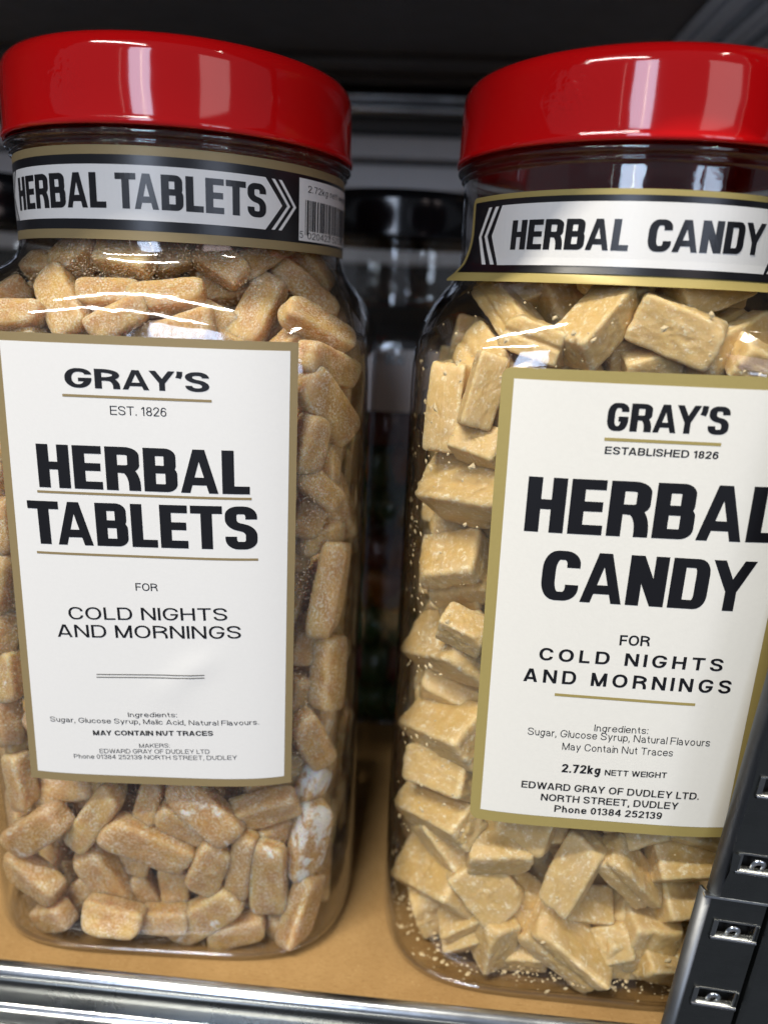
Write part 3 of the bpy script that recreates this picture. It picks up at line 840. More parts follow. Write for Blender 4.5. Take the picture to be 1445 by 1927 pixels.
def front_label(par, corners, inner, corner_r, gold, paper, surf, lines, rules, shear):
    lab = sheet('front_label', quad_fn(*corners, corner_r), 40, 64, surf, .00022, .00016, gold, par)
    sheet('paper_panel', quad_fn(*inner), 40, 50, surf, .00030, .00006, paper, lab)
    for text, style, nm, u0, z0, u1, z1, cap in lines:
        text_mesh(nm, text, style, u0, z0, u1, z1, cap, surf, .00038, M['ink'], lab, shear)
    for u0, z0, u1, z1, h, mt in rules:
        CUT[0] = .004
        flat_poly('rule', [[(u0, z0 - h / 2), (u1, z1 - h / 2), (u1, z1 + h / 2), (u0, z0 + h / 2)]], surf, .00038, M[mt], lab)
    return lab
front_label(jar_l, ((-.0389, .0741), (.0487, .0760), (.0492, .2218), (-.0386, .2212)), ((-.0362, .0772), (.0464, .0789), (.0470, .2193), (-.0359, .2187)), 0.0,
            M['gold'], M['paper'], left_surf, LEFT_PRINT, LEFT_RULES, 0.0)
front_label(jar_r_, ((-.0405, .0733), (.0430, .0745), (.0443, .2196), (-.0423, .2184)), ((-.0373, .0772), (.0398, .0782), (.0410, .2160), (-.0389, .2154)), 0.0028,
            M['olive_gold'], M['paper_cream'], right_surf, RIGHT_PRINT, RIGHT_RULES, 0.012)

# left neck band: a full printed wrap
nl = sheet('neck_label', lambda a, b: (uu(-178 + 356 * a), .2480 + (.2733 - .2480) * b), 180, 4, neck_surf, .00022, .00016, M['gold'], jar_l)
sheet('black_band', lambda a, b: (uu(-178 + 356 * a), .2507 + (.2708 - .2507) * b), 180, 3, neck_surf, .00030, .00006, M['ink'], nl)
CUT[0] = .002
def arrow(c, half, tip, z0, z1, k=1):
    zm = (z0 + z1) / 2
    return [[(uu(c), z0), (uu(c + half), z0), (uu(c + half + tip), zm), (uu(c + half), z1), (uu(c), z1)],
            [(uu(c), z0), (uu(c), z1), (uu(c - half), z1), (uu(c - half - tip), zm), (uu(c - half), z0)]]
def chevron(c, at, wd, tip, z0, z1, sg):
    zm = (z0 + z1) / 2; a, b = c + sg * at, c + sg * (at + wd); ta, tb = c + sg * (at + tip), c + sg * (at + tip + wd)
    p = [[(uu(a), z0), (uu(b), z0), (uu(tb), zm), (uu(ta), zm)], [(uu(ta), zm), (uu(tb), zm), (uu(b), z1), (uu(a), z1)]]
    return p if sg > 0 else [q[::-1] for q in p]
flat_poly('arrow_panel', arrow(-6.2, 46.0, 6.2, .2535, .2682), neck_surf, .00036, M['paper'], nl)
for at in (48.2, 50.8):
    for sg in (1, -1):
        flat_poly('chevron', chevron(-6.2, at, 1.2, 6.0, .2537, .2681, sg), neck_surf, .00036, M['paper'], nl)
text_mesh('product_name', 'HERBAL', 'heavy', uu(-50.6), .2563, uu(-8.4), .2565, .0095, neck_surf, .00042, M['ink'], nl)
text_mesh('product_name', 'TABLETS', 'heavy', uu(-5.4), .2565, uu(40.0), .2567, .0095, neck_surf, .00042, M['ink'], nl)
flat_poly('barcode_panel', [rect(uu(53.1), uu(93.5), .2514, .2698)], neck_surf, .00036, M['paper'], nl)
text_mesh('weight_text', '2.72kg nett weight', 'reg', uu(57.2), .2660, uu(91), .2660, .0020, neck_surf, .00042, M['ink'], nl)
bars = []; x = 56.0; rb = random.Random(8)
i = 0
while x < 90.5:
    wb = rb.choice((.28, .28, .55, .8)); low = .2532 if i in (0, 1, 14, 15, 28, 29) else .2545
    bars.append(rect(uu(x), uu(x + wb), low, .2637)); x += wb + rb.choice((.3, .3, .55, .8)); i += 1
flat_poly('barcode_bars', bars, neck_surf, .00042, M['ink'], nl)
text_mesh('barcode_digits', '5', 'reg', uu(53.5), .2522, uu(55.0), .2522, .0021, neck_surf, .00042, M['ink'], nl)
text_mesh('barcode_digits', '020423', 'reg', uu(57.2), .2521, uu(71.5), .2521, .0020, neck_surf, .00043, M['ink'], nl)
text_mesh('barcode_digits', '521390', 'reg', uu(73.5), .2521, uu(88.0), .2521, .0020, neck_surf, .00043, M['ink'], nl)

# right neck label: a stuck strip whose lower left corner lifts off the neck
SH2 = 0.0
def lift(u, z):
    deg = math.degrees(u / RN)
    a = min(1, max(0, (-50 - deg) / 19)); b = min(1, max(0, (.2570 - z) / .0150))
    return .0056 * a * a * (3 - 2 * a) * b * b
def lift_surf(u, z, off): return neck_pt(math.degrees(u / RN), z, off + lift(u, z))
c2 = -9.5
def band(h0, h1): return lambda a, b: (uu(c2 - h0 + (h0 + h1) * a), 0)
def neck_sheet(nm, h, z0, z1, off, th, mt, par, cr=0.0):
    f = quad_fn((uu(c2 - h), z0), (uu(c2 + h), z0), (uu(c2 + h), z1), (uu(c2 - h), z1), cr)
    return sheet(nm, f, 110, 28, lift_surf, off, th, mt, par)
nr = neck_sheet('neck_label', 60.3, .2414, .2667, .00022, .00016, M['olive_gold'], jar_r_, .0022)
neck_sheet('black_band', 57.6, .2442, .2651, .00060, .00006, M['ink'], nr)
CUT[0] = .002
flat_poly('arrow_panel', arrow(c2, 42.2, 4.0, .2463, .2634), lift_surf, .00074, M['paper'], nr)
for at in (43.7, 47.1):
    for sg in (1, -1):
        flat_poly('chevron', chevron(c2, at, 1.6, 4.8, .2465, .2632, sg), lift_surf, .00074, M['paper'], nr)
text_mesh('product_name', 'HERBAL', 'heavy', uu(-46.8), .2507, uu(-10.3), .2506, .0082, lift_surf, .00086, M['ink'], nr, .03)
text_mesh('product_name', 'CANDY', 'heavy', uu(-5.2), .2506, uu(30.6), .2513, .0083, lift_surf, .00086, M['ink'], nr, .03)

# ------------------------------------------------------------------ jars in the row behind
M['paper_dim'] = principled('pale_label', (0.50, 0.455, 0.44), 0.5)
for px_, lab in ((.079, 'black lidded jar in the back row, seen between the two red lidded jars'), (-.150, 'black lidded jar in the back row behind the tablet jar neck')):
    bj = tag(empty('sweet_jar', (px_, .158, 0), SHELF_RZ), lab, 'sweet jar', 'black lidded jars in the back row')
    bj.scale = (.947, .947, .947)
    build_jar_body('jar_body', bj, M['clear_inner'])
    build_lid(bj, M['black_lid'])
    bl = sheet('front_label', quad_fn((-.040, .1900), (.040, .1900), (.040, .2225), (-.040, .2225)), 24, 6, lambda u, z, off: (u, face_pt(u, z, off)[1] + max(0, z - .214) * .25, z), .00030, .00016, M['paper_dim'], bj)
    if px_ > 0:
        text_mesh('product_name', 'Ka', 'bold', -.0012, .2150, .0085, .2150, .0056, lambda u, z, off: (u, face_pt(u, z, off)[1] + max(0, z - .214) * .25, z), .0006, M['ink'], bl)

# ------------------------------------------------------------------ sweets
def soft_solid(name, planes, power, sub, disp, seed, mat, post=None):
    """a solid bounded by planes (normal, distance), edges softened by `power`, roughened by noise; unit half sizes"""
    bm = bmesh.new()
    bmesh.ops.create_icosphere(bm, subdivisions=sub, radius=1.0)
    for v in bm.verts:
        d = v.co.normalized()
        s = sum(max(0.0, d.dot(n) / h) ** power for n, h in planes)
        r = s ** (-1.0 / power)
        p = d * r
        off = Vector((seed * 7.3, seed * 3.1, seed * 1.7))
        k = 0.0
        for sc, am in disp: k += am * noise.noise(p * sc + off)
        p += d * k
        if post: p = post(p)
        v.co = p
    me = bpy.data.meshes.new(name)
    bm.to_mesh(me); bm.free()
    me.polygons.foreach_set('use_smooth', [True] * len(me.polygons))
    me.materials.append(mat)
    return me

def box_planes(hx, hy, hz):
    return [(Vector(n), h) for n, h in (((1, 0, 0), hx), ((-1, 0, 0), hx), ((0, 1, 0), hy), ((0, -1, 0), hy), ((0, 0, 1), hz), ((0, 0, -1), hz))]

rs = random.Random(21)
TABLET_MESH, CANDY_MESH = [], []
for i in range(6):
    pl = box_planes(1, .55, .42)
    for k in range(2):
        n = Vector((rs.choice((-1, 1)) * rs.uniform(.8, 1), rs.choice((-1, 1)) * rs.uniform(.2, 1), rs.uniform(-.5, .5))).normalized()
        pl.append((n, rs.uniform(.95, 1.08) * (abs(n.x) * 1 + abs(n.y) * .55 + abs(n.z) * .42) * .86))
    bend = rs.uniform(-.10, .10); tap = rs.uniform(-.08, .12)
    def post(p, bend=bend, tap=tap): return Vector((p.x, p.y * (1 - tap * p.x) + bend * (p.x * p.x - .4), p.z * (1 + .10 * (1 - p.y * p.y * 3) * 0) + bend * .4 * p.x * p.x))
    TABLET_MESH.append(soft_solid('herbal_tablet', pl, 6.2, 5, ((1.6, .035), (4.5, .020), (14, .010), (34, .007)), i + 1, M['tablet'], post))
for i in range(8):
    pl = box_planes(1, .72, .62)
    for k in range(2):
        n = Vector((rs.uniform(-1, 1), rs.uniform(-1, 1), rs.uniform(-1, 1))).normalized()
        sup_ = abs(n.x) + abs(n.y) * .72 + abs(n.z) * .58
        pl.append((n, sup_ * rs.uniform(.78, .92)))
    groove = rs.uniform(-.3, .3); gd = rs.choice((0, .05, .08, .0))
    def post(p, groove=groove, gd=gd):
        if p.z > 0 and gd: return Vector((p.x, p.y, p.z - gd * math.exp(-((p.y - groove) / .10) ** 2)))
        return p
    CANDY_MESH.append(soft_solid('herbal_candy', pl, 17, 5, ((1.3, .035), (3.3, .035), (9, .022), (24, .014), (50, .010)), i + 11, M['candy'], post))

G_T = 'sugared amber tablets in the left jar'
G_K = 'tan candy chunks in the right jar'
HID_T = 'amber sugared tablet mostly hidden behind the front layer in the left jar'
HID_K = 'tan candy chunk mostly hidden behind the front layer in the right jar'
# kind, shape, place, turn, length, width, thickness, powder, label ('' = behind the front layer)
SWEETS = [
    ('t', 5, -0.0450, -0.0575, 0.0455, 1.705, -0.695, -0.395, 0.0340, 0.0129, 0.0093, 1, 'powder patched amber tablet, second from left, second row below HERBAL TABLETS label'),
    ('t', 1, -0.0484, -0.0559, 0.0238, 1.699, 0.300, -0.418, 0.0255, 0.0123, 0.0093, 0, 'sugared amber tablet, first from left, third row below HERBAL TABLETS label'),
    ('t', 3, -0.0507, -0.0545, 0.0633, -1.577, -1.417, 2.658, 0.0231, 0.0090, 0.0082, 0, 'slim amber tablet, seventh down left of HERBAL TABLETS label'),
    ('t', 1, -0.0568, -0.0449, 0.0436, -1.323, -0.822, 2.133, 0.0190, 0.0090, 0.0082, 0, 'sugared amber tablet, first from left, second row below HERBAL TABLETS label'),
    ('t', 3, -0.0391, -0.0496, 0.0577, 1.194, -0.247, -0.107, 0.0284, 0.0103, 0.0084, 0, 'slim amber tablet, first from left, top row below HERBAL TABLETS label'),
    ('t', 4, -0.0229, -0.0590, 0.0532, 1.540, -0.980, -0.269, 0.0335, 0.0106, 0.0082, 0, 'slim amber tablet, third from left, second row below HERBAL TABLETS label'),
    ('t', 0, -0.0039, -0.0618, 0.0454, 1.578, 0.482, 0.076, 0.0340, 0.0130, 0.0096, 0, 'slim amber tablet, fourth from left, second row below HERBAL TABLETS label'),
    ('t', 1, -0.0040, -0.0565, 0.0588, 0.817, -1.318, 0.546, 0.0190, 0.0090, 0.0090, 0, 'sugared amber tablet, second from left, top row below HERBAL TABLETS label'),
    ('t', 5, 0.0161, -0.0615, 0.0598, 1.326, 0.720, -0.184, 0.0324, 0.0130, 0.0089, 1, 'powder patched amber tablet, third from left, top row below HERBAL TABLETS label'),
    ('t', 1, 0.0086, -0.0582, 0.0518, 1.768, 0.614, 0.131, 0.0228, 0.0097, 0.0095, 0, 'slim amber tablet, fifth from left, second row below HERBAL TABLETS label'),
    ('t', 2, 0.0357, -0.0570, 0.0576, 1.974, -0.375, -0.028, 0.0279, 0.0123, 0.0085, 0, 'slim amber tablet, fourth from left, top row below HERBAL TABLETS label'),
    ('t', 2, -0.0151, -0.0497, 0.0300, 1.477, 0.153, -0.207, 0.0190, 0.0130, 0.0084, 0, 'sugared amber tablet, third from left, third row below HERBAL TABLETS label'),
    ('t', 2, -0.0213, -0.0555, 0.0226, 1.904, 1.064, 0.188, 0.0340, 0.0128, 0.0086, 0, 'slim amber tablet, second from left, third row below HERBAL TABLETS label'),
    ('t', 5, -0.0340, -0.0509, 0.0127, 1.458, -0.843, -0.086, 0.0258, 0.0098, 0.0088, 0, 'slim amber tablet, second from left, fourth row below HERBAL TABLETS label'),
    ('t', 5, -0.0094, -0.0517, 0.0111, 1.452, 1.083, 0.111, 0.0249, 0.0126, 0.0095, 0, 'sugared amber tablet, third from left, fourth row below HERBAL TABLETS label'),
    ('t', 0, 0.0027, -0.0529, 0.0173, 1.079, 1.474, -0.439, 0.0264, 0.0106, 0.0080, 0, 'slim amber tablet, fourth from left, fourth row below HERBAL TABLETS label'),
    ('t', 0, 0.0174, -0.0606, 0.0360, 1.859, -1.179, -0.197, 0.0241, 0.0130, 0.0095, 0, 'sugared amber tablet, fourth from left, third row below HERBAL TABLETS label'),
    ('t', 3, 0.0145, -0.0601, 0.0129, 1.666, -0.740, -0.163, 0.0340, 0.0130, 0.0084, 1, 'powder patched amber tablet, fifth from left, fourth row below HERBAL TABLETS label'),
    ('t', 2, 0.0291, -0.0600, 0.0360, 1.951, -1.384, -0.623, 0.0320, 0.0090, 0.0090, 0, 'slim amber tablet, fifth from left, third row below HERBAL TABLETS label'),
    ('t', 2, 0.0388, -0.0606, 0.0313, 2.901, -1.469, -1.452, 0.0340, 0.0130, 0.0081, 1, 'powder patched amber tablet, sixth from left, third row below HERBAL TABLETS label'),
    ('t', 2, 0.0284, -0.0524, 0.0148, 1.486, -0.959, 0.212, 0.0245, 0.0130, 0.0082, 0, ''),
    ('t', 2, 0.0504, -0.0585, 0.0161, 1.901, -1.271, 0.635, 0.0291, 0.0130, 0.0085, 0, 'slim amber tablet, seventh from left, fourth row below HERBAL TABLETS label'),
    ('t', 5, 0.0525, -0.0544, 0.0434, 1.808, -1.378, 0.423, 0.0305, 0.0130, 0.0090, 2, 'powder patched amber tablet, seventh from left, second row below HERBAL TABLETS label'),
    ('t', 0, 0.0511, -0.0463, 0.0570, 1.903, -1.029, 0.671, 0.0239, 0.0130, 0.0083, 2, 'powder patched amber tablet, sixth from left, top row below HERBAL TABLETS label'),
    ('t', 3, 0.0006, -0.0609, 0.0117, 1.389, -0.052, -0.041, 0.0190, 0.0090, 0.0090, 0, 'sugared amber tablet, second from left, bottom row below HERBAL TABLETS label'),
    ('t', 5, 0.0404, -0.0510, 0.0448, 1.651, -0.155, 0.585, 0.0190, 0.0111, 0.0096, 0, 'sugared amber tablet, sixth from left, second row below HERBAL TABLETS label'),
    ('t', 3, -0.0418, -0.0577, 0.0082, 1.779, -0.561, -0.574, 0.0209, 0.0102, 0.0082, 0, 'sugared amber tablet, first from left, fourth row below HERBAL TABLETS label'),
    ('t', 3, 0.0492, -0.0466, 0.1655, 1.233, -1.117, 0.881, 0.0190, 0.0112, 0.0082, 0, 'sugared amber tablet, fourth down in second stretch right of HERBAL TABLETS label'),
    ('t', 5, 0.0523, -0.0513, 0.0823, 1.941, 1.052, 0.936, 0.0292, 0.0114, 0.0088, 0, 'slim amber tablet, third down in bottom stretch right of HERBAL TABLETS label'),
    ('t', 1, 0.0491, -0.0467, 0.1203, 1.144, -1.219, 1.129, 0.0193, 0.0129, 0.0088, 0, 'sugared amber tablet, fourth down in third stretch right of HERBAL TABLETS label'),
    ('t', 1, -0.0167, -0.0648, 0.0151, 1.290, 0.112, -0.070, 0.0223, 0.0120, 0.0089, 0, 'sugared amber tablet, first from left, bottom row below HERBAL TABLETS label'),
    ('t', 0, 0.0267, -0.0599, 0.0070, 1.660, -0.315, -0.015, 0.0233, 0.0106, 0.0085, 0, 'sugared amber tablet, third from left, bottom row below HERBAL TABLETS label'),
    ('t', 4, 0.0030, -0.0456, 0.0090, 1.558, 0.769, -0.051, 0.0198, 0.0130, 0.0089, 0, ''),
    ('t', 5, 0.0458, -0.0513, 0.0056, 1.476, -0.034, 0.803, 0.0200, 0.0130, 0.0092, 0, 'sugared amber tablet, sixth from left, fourth row below HERBAL TABLETS label'),
    ('t', 4, 0.0549, -0.0454, 0.2134, 1.610, 0.267, 1.153, 0.0340, 0.0104, 0.0085, 0, 'slim amber tablet, first down in top stretch right of HERBAL TABLETS label'),
    ('t', 5, 0.0548, -0.0493, 0.2006, 1.758, 0.700, 1.046, 0.0340, 0.0130, 0.0088, 0, 'slim amber tablet, third down in top stretch right of HERBAL TABLETS label'),
    ('t', 1, 0.0501, -0.0566, 0.1906, 2.215, -1.345, 0.137, 0.0190, 0.0102, 0.0085, 0, 'sugared amber tablet, fifth down in top stretch right of HERBAL TABLETS label'),
    ('t', 2, 0.0541, -0.0426, 0.1810, 1.205, -1.111, 1.692, 0.0190, 0.0090, 0.0089, 0, 'sugared amber tablet, seventh down in top stretch right of HERBAL TABLETS label'),
    ('t', 4, 0.0535, 0.0221, 0.1657, 1.422, -0.990, 1.554, 0.0239, 0.0130, 0.0085, 0, ''),
    ('t', 5, 0.0521, -0.0522, 0.1760, 1.615, 0.698, 0.721, 0.0232, 0.0090, 0.0086, 0, 'slim amber tablet, first down in second stretch right of HERBAL TABLETS label'),
    ('t', 1, 0.0586, -0.0301, 0.1632, 0.890, 1.121, 0.881, 0.0257, 0.0130, 0.0087, 0, 'sugared amber tablet, second down in second stretch right of HERBAL TABLETS label'),
    ('t', 2, 0.0570, -0.0482, 0.1392, 2.006, -1.326, 0.942, 0.0340, 0.0130, 0.0096, 0, 'slim amber tablet, first down in third stretch right of HERBAL TABLETS label'),
    ('t', 2, 0.0453, -0.0447, 0.1528, 1.659, -1.387, 0.599, 0.0190, 0.0090, 0.0083, 0, 'sugared amber tablet, sixth down in second stretch right of HERBAL TABLETS label'),
    ('t', 5, 0.0460, -0.0416, 0.1331, 1.856, -1.114, 0.863, 0.0227, 0.0129, 0.0091, 0, 'sugared amber tablet, second down in third stretch right of HERBAL TABLETS label'),
    ('t', 4, 0.0572, -0.0477, 0.1071, -1.166, 1.416, -1.718, 0.0282, 0.0130, 0.0090, 0, 'sugared amber tablet, sixth down in third stretch right of HERBAL TABLETS label'),
    ('t', 4, 0.0474, -0.0486, 0.0987, 2.789, -1.347, -0.527, 0.0190, 0.0115, 0.0085, 0, 'sugared amber tablet, seventh down in third stretch right of HERBAL TABLETS label'),
    ('t', 0, 0.0535, -0.0373, 0.0805, 1.861, -0.745, 1.090, 0.0219, 0.0130, 0.0092, 2, 'powder patched amber tablet, second down in bottom stretch right of HERBAL TABLETS label'),
    ('t', 1, 0.0524, -0.0334, 0.0628, 1.391, -0.917, 1.216, 0.0230, 0.0125, 0.0090, 0, ''),
    ('t', 0, 0.0441, -0.0424, 0.0642, 1.494, -0.939, 0.527, 0.0190, 0.0118, 0.0090, 0, 'sugared amber tablet, fifth down in bottom stretch right of HERBAL TABLETS label'),
    ('t', 1, 0.0572, 0.0242, 0.1858, 2.480, -1.105, 0.946, 0.0281, 0.0117, 0.0083, 0, ''),
    ('t', 4, 0.0575, 0.0217, 0.1357, 2.188, -1.330, 0.630, 0.0315, 0.0121, 0.0088, 0, ''),
    ('t', 4, 0.0585, 0.0242, 0.0765, 1.227, -1.076, 1.572, 0.0325, 0.0130, 0.0086, 0, 'slim amber tablet, fifth down in third stretch right of HERBAL TABLETS label'),
    ('t', 2, 0.0590, 0.0202, 0.0353, 1.132, -0.870, 1.714, 0.0325, 0.0130, 0.0091, 2, 'powder patched amber tablet, fourth down in bottom stretch right of HERBAL TABLETS label'),
    ('t', 3, 0.0522, -0.0041, 0.0134, 1.156, -0.908, 1.626, 0.0325, 0.0117, 0.0084, 0, ''),
    ('t', 0, 0.0601, 0.0188, 0.2060, 2.122, -1.226, 1.223, 0.0249, 0.0111, 0.0089, 0, 'slim amber tablet, second down in top stretch right of HERBAL TABLETS label'),
    ('t', 4, -0.0375, -0.0306, 0.2398, 0.714, 0.023, -0.546, 0.0201, 0.0090, 0.0085, 0, 'slim amber tablet, first from left, top row above HERBAL TABLETS label'),
    ('t', 1, -0.0243, -0.0390, 0.2441, 0.967, -0.641, -0.249, 0.0204, 0.0122, 0.0095, 0, 'sugared amber tablet, second from left, top row above HERBAL TABLETS label'),
    ('t', 2, -0.0075, -0.0473, 0.2431, 0.996, 0.155, -0.314, 0.0205, 0.0090, 0.0090, 0, 'slim amber tablet, third from left, top row above HERBAL TABLETS label'),
    ('t', 3, 0.0052, -0.0397, 0.2443, 1.192, -0.332, 0.411, 0.0190, 0.0090, 0.0086, 0, 'sugared amber tablet, fourth from left, top row above HERBAL TABLETS label'),
    ('t', 2, 0.0201, -0.0413, 0.2431, 0.982, 0.535, -0.290, 0.0190, 0.0101, 0.0090, 0, 'sugared amber tablet, fifth from left, top row above HERBAL TABLETS label'),
    ('t', 2, 0.0316, -0.0320, 0.2463, 1.295, -0.432, 0.919, 0.0266, 0.0090, 0.0086, 0, 'slim amber tablet, sixth from left, top row above HERBAL TABLETS label'),
    ('t', 5, 0.0456, -0.0147, 0.2437, 0.596, 0.894, 0.352, 0.0205, 0.0103, 0.0082, 0, 'sugared amber tablet, sixth from left, second row above HERBAL TABLETS label'),
    ('t', 2, 0.0613, 0.0223, 0.1707, 2.250, -1.274, 1.187, 0.0258, 0.0124, 0.0090, 0, 'sugared amber tablet, sixth down in top stretch right of HERBAL TABLETS label'),
    ('t', 0, 0.0625, 0.0167, 0.1492, 1.329, -1.387, 1.951, 0.0248, 0.0118, 0.0084, 0, 'sugared amber tablet, third down in second stretch right of HERBAL TABLETS label'),
    ('t', 2, 0.0613, 0.0257, 0.1123, 1.737, -1.164, 1.262, 0.0298, 0.0130, 0.0088, 0, 'slim amber tablet, seventh down in second stretch right of HERBAL TABLETS label'),
    ('t', 3, 0.0583, 0.0202, 0.0915, 1.173, -1.022, 1.704, 0.0269, 0.0124, 0.0091, 0, 'sugared amber tablet, third down in third stretch right of HERBAL TABLETS label'),
    ('t', 3, 0.0620, 0.0241, 0.0553, 1.224, -1.007, 1.765, 0.0302, 0.0130, 0.0082, 1, 'powder patched amber tablet, first down in bottom stretch right of HERBAL TABLETS label'),
    ('t', 3, 0.0614, 0.0149, 0.0141, 1.230, -0.974, 1.537, 0.0297, 0.0130, 0.0084, 0, 'slim amber tablet, seventh from left, top row below HERBAL TABLETS label'),
    ('t', 1, 0.0549, -0.0304, 0.0107, 1.704, -0.847, 1.600, 0.0252, 0.0121, 0.0084, 0, 'sugared amber tablet, seventh from left, third row below HERBAL TABLETS label'),
    ('t', 3, 0.0625, 0.0155, 0.1895, 1.617, -1.336, 1.644, 0.0203, 0.0105, 0.0088, 0, 'sugared amber tablet, fourth down in top stretch right of HERBAL TABLETS label'),
    ('t', 0, 0.0524, -0.0417, 0.1557, 1.600, -0.046, 0.888, 0.0211, 0.0090, 0.0090, 0, 'slim amber tablet, fifth down in second stretch right of HERBAL TABLETS label'),
    ('t', 3, 0.0477, -0.0464, 0.2016, 1.337, -0.883, 0.985, 0.0190, 0.0109, 0.0088, 0, ''),
    ('t', 1, -0.0498, -0.0546, 0.1404, 1.576, -1.196, -0.660, 0.0259, 0.0120, 0.0093, 0, 'sugared amber tablet, third down left of HERBAL TABLETS label'),
    ('t', 0, -0.0518, -0.0519, 0.1217, 0.463, -1.263, 0.090, 0.0198, 0.0090, 0.0087, 0, 'sugared amber tablet, fourth down left of HERBAL TABLETS label'),
    ('t', 3, -0.0511, -0.0541, 0.1047, -1.041, -1.395, 2.255, 0.0190, 0.0090, 0.0080, 1, 'powder patched amber tablet, fifth down left of HERBAL TABLETS label'),
    ('t', 5, -0.0543, -0.0528, 0.0889, -1.202, -1.452, 2.071, 0.0234, 0.0090, 0.0090, 0, 'slim amber tablet, sixth down left of HERBAL TABLETS label'),
    ('t', 3, -0.0532, -0.0496, 0.0752, 2.382, -1.476, -1.668, 0.0190, 0.0090, 0.0086, 0, ''),
    ('t', 3, -0.0557, -0.0459, 0.0642, -1.609, -1.061, 2.345, 0.0199, 0.0090, 0.0090, 0, ''),
    ('t', 5, -0.0483, -0.0556, 0.1591, -0.721, -1.397, 2.045, 0.0202, 0.0113, 0.0093, 0, 'sugared amber tablet, second down left of HERBAL TABLETS label'),
    ('t', 3, -0.0536, -0.0374, 0.0744, -0.899, -1.449, 1.775, 0.0214, 0.0107, 0.0090, 0, ''),
    ('t', 3, -0.0257, -0.0505, 0.2293, 0.941, 0.696, -0.854, 0.0274, 0.0120, 0.0089, 0, 'slim amber tablet, second from left, third row above HERBAL TABLETS label'),
    ('t', 1, -0.0396, -0.0200, 0.2379, -0.090, -0.757, 0.868, 0.0190, 0.0111, 0.0081, 0, ''),
    ('t', 0, -0.0386, -0.0563, 0.2247, 0.988, -0.083, -0.106, 0.0200, 0.0090, 0.0081, 0, 'slim amber tablet, first from left, third row above HERBAL TABLETS label'),
    ('t', 3, -0.0115, -0.0516, 0.2320, 0.957, -0.025, 0.001, 0.0199, 0.0090, 0.0081, 0, 'sugared amber tablet, second from left, second row above HERBAL TABLETS label'),
    ('t', 1, -0.0062, -0.0588, 0.2254, 1.345, -0.523, 0.259, 0.0190, 0.0090, 0.0090, 0, 'sugared amber tablet, third from left, third row above HERBAL TABLETS label'),
    ('t', 1, 0.0068, -0.0540, 0.2323, 1.071, -0.167, 0.022, 0.0233, 0.0090, 0.0082, 0, 'slim amber tablet, third from left, second row above HERBAL TABLETS label'),
    ('t', 1, 0.0209, -0.0341, 0.2363, 1.027, -0.165, 0.287, 0.0192, 0.0112, 0.0087, 0, 'sugared amber tablet, fourth from left, second row above HERBAL TABLETS label'),
    ('t', 4, 0.0138, -0.0609, 0.2234, 1.332, -0.375, 0.114, 0.0190, 0.0090, 0.0083, 0, 'sugared amber tablet, second from left, bottom row above HERBAL TABLETS label'),
    ('t', 5, 0.0316, -0.0413, 0.2289, 0.374, -0.854, 1.076, 0.0297, 0.0112, 0.0091, 0, 'slim amber tablet, fifth from left, third row above HERBAL TABLETS label'),
    ('t', 5, 0.0448, -0.0237, 0.2366, 0.110, 0.662, 0.348, 0.0282, 0.0130, 0.0089, 0, 'sugared amber tablet, fifth from left, second row above HERBAL TABLETS label'),
    ('t', 0, 0.0511, -0.0439, 0.2254, 0.815, 0.430, 0.659, 0.0290, 0.0108, 0.0080, 0, 'slim amber tablet, sixth from left, third row above HERBAL TABLETS label'),
    ('t', 5, -0.0006, -0.0305, 0.2410, -0.014, -0.980, 1.442, 0.0248, 0.0091, 0.0088, 0, ''),
    ('t', 4, 0.0172, -0.0433, 0.2265, 1.059, 0.399, -0.325, 0.0210, 0.0090, 0.0085, 0, 'slim amber tablet, fourth from left, third row above HERBAL TABLETS label'),
    ('t', 1, -0.0200, -0.0327, 0.2368, 0.593, -0.282, 0.384, 0.0190, 0.0130, 0.0081, 0, ''),
    ('t', 1, -0.0007, -0.0538, 0.2196, 1.277, -0.249, -0.117, 0.0206, 0.0090, 0.0088, 0, 'slim amber tablet, first from left, bottom row above HERBAL TABLETS label'),
    ('t', 0, -0.0393, -0.0548, 0.2148, 1.278, -0.525, -0.302, 0.0237, 0.0090, 0.0090, 0, 'slim amber tablet, first down left of HERBAL TABLETS label'),
    ('t', 4, -0.0494, -0.0403, 0.2285, -0.077, -0.611, 0.690, 0.0215, 0.0092, 0.0092, 0, 'slim amber tablet, first from left, second row above HERBAL TABLETS label'),
    ('t', 3, 0.0229, -0.0537, 0.2192, 1.486, 0.482, 0.040, 0.0199, 0.0090, 0.0090, 0, 'sugared amber tablet, third from left, bottom row above HERBAL TABLETS label'),
    ('t', 4, 0.0415, -0.0482, 0.2181, 1.595, -0.666, 0.805, 0.0215, 0.0090, 0.0088, 0, 'slim amber tablet, fifth from left, top row below HERBAL TABLETS label'),
    ('t', 3, 0.0111, -0.0235, 0.2426, 0.964, 0.882, -0.193, 0.0190, 0.0105, 0.0082, 0, ''),
    ('t', 5, 0.0528, 0.0191, 0.2163, 1.589, 1.231, 1.431, 0.0245, 0.0114, 0.0082, 0, 'sugared amber tablet, fourth from left, bottom row above HERBAL TABLETS label'),
    ('t', 3, -0.0091, -0.0410, 0.2380, 0.728, 0.573, -0.510, 0.0207, 0.0090, 0.0090, 0, ''),
    ('k', 5, 0.0984, -0.0562, 0.0583, 2.165, -0.264, -0.954, 0.0350, 0.0125, 0.0126, 0, 'slim tan candy chunk, first from left, top row below HERBAL CANDY label'),
    ('k', 4, 0.1021, -0.0511, 0.0276, 2.333, -0.338, -0.955, 0.0350, 0.0207, 0.0190, 0, 'crumbly tan candy chunk, first from left, second row below HERBAL CANDY label'),
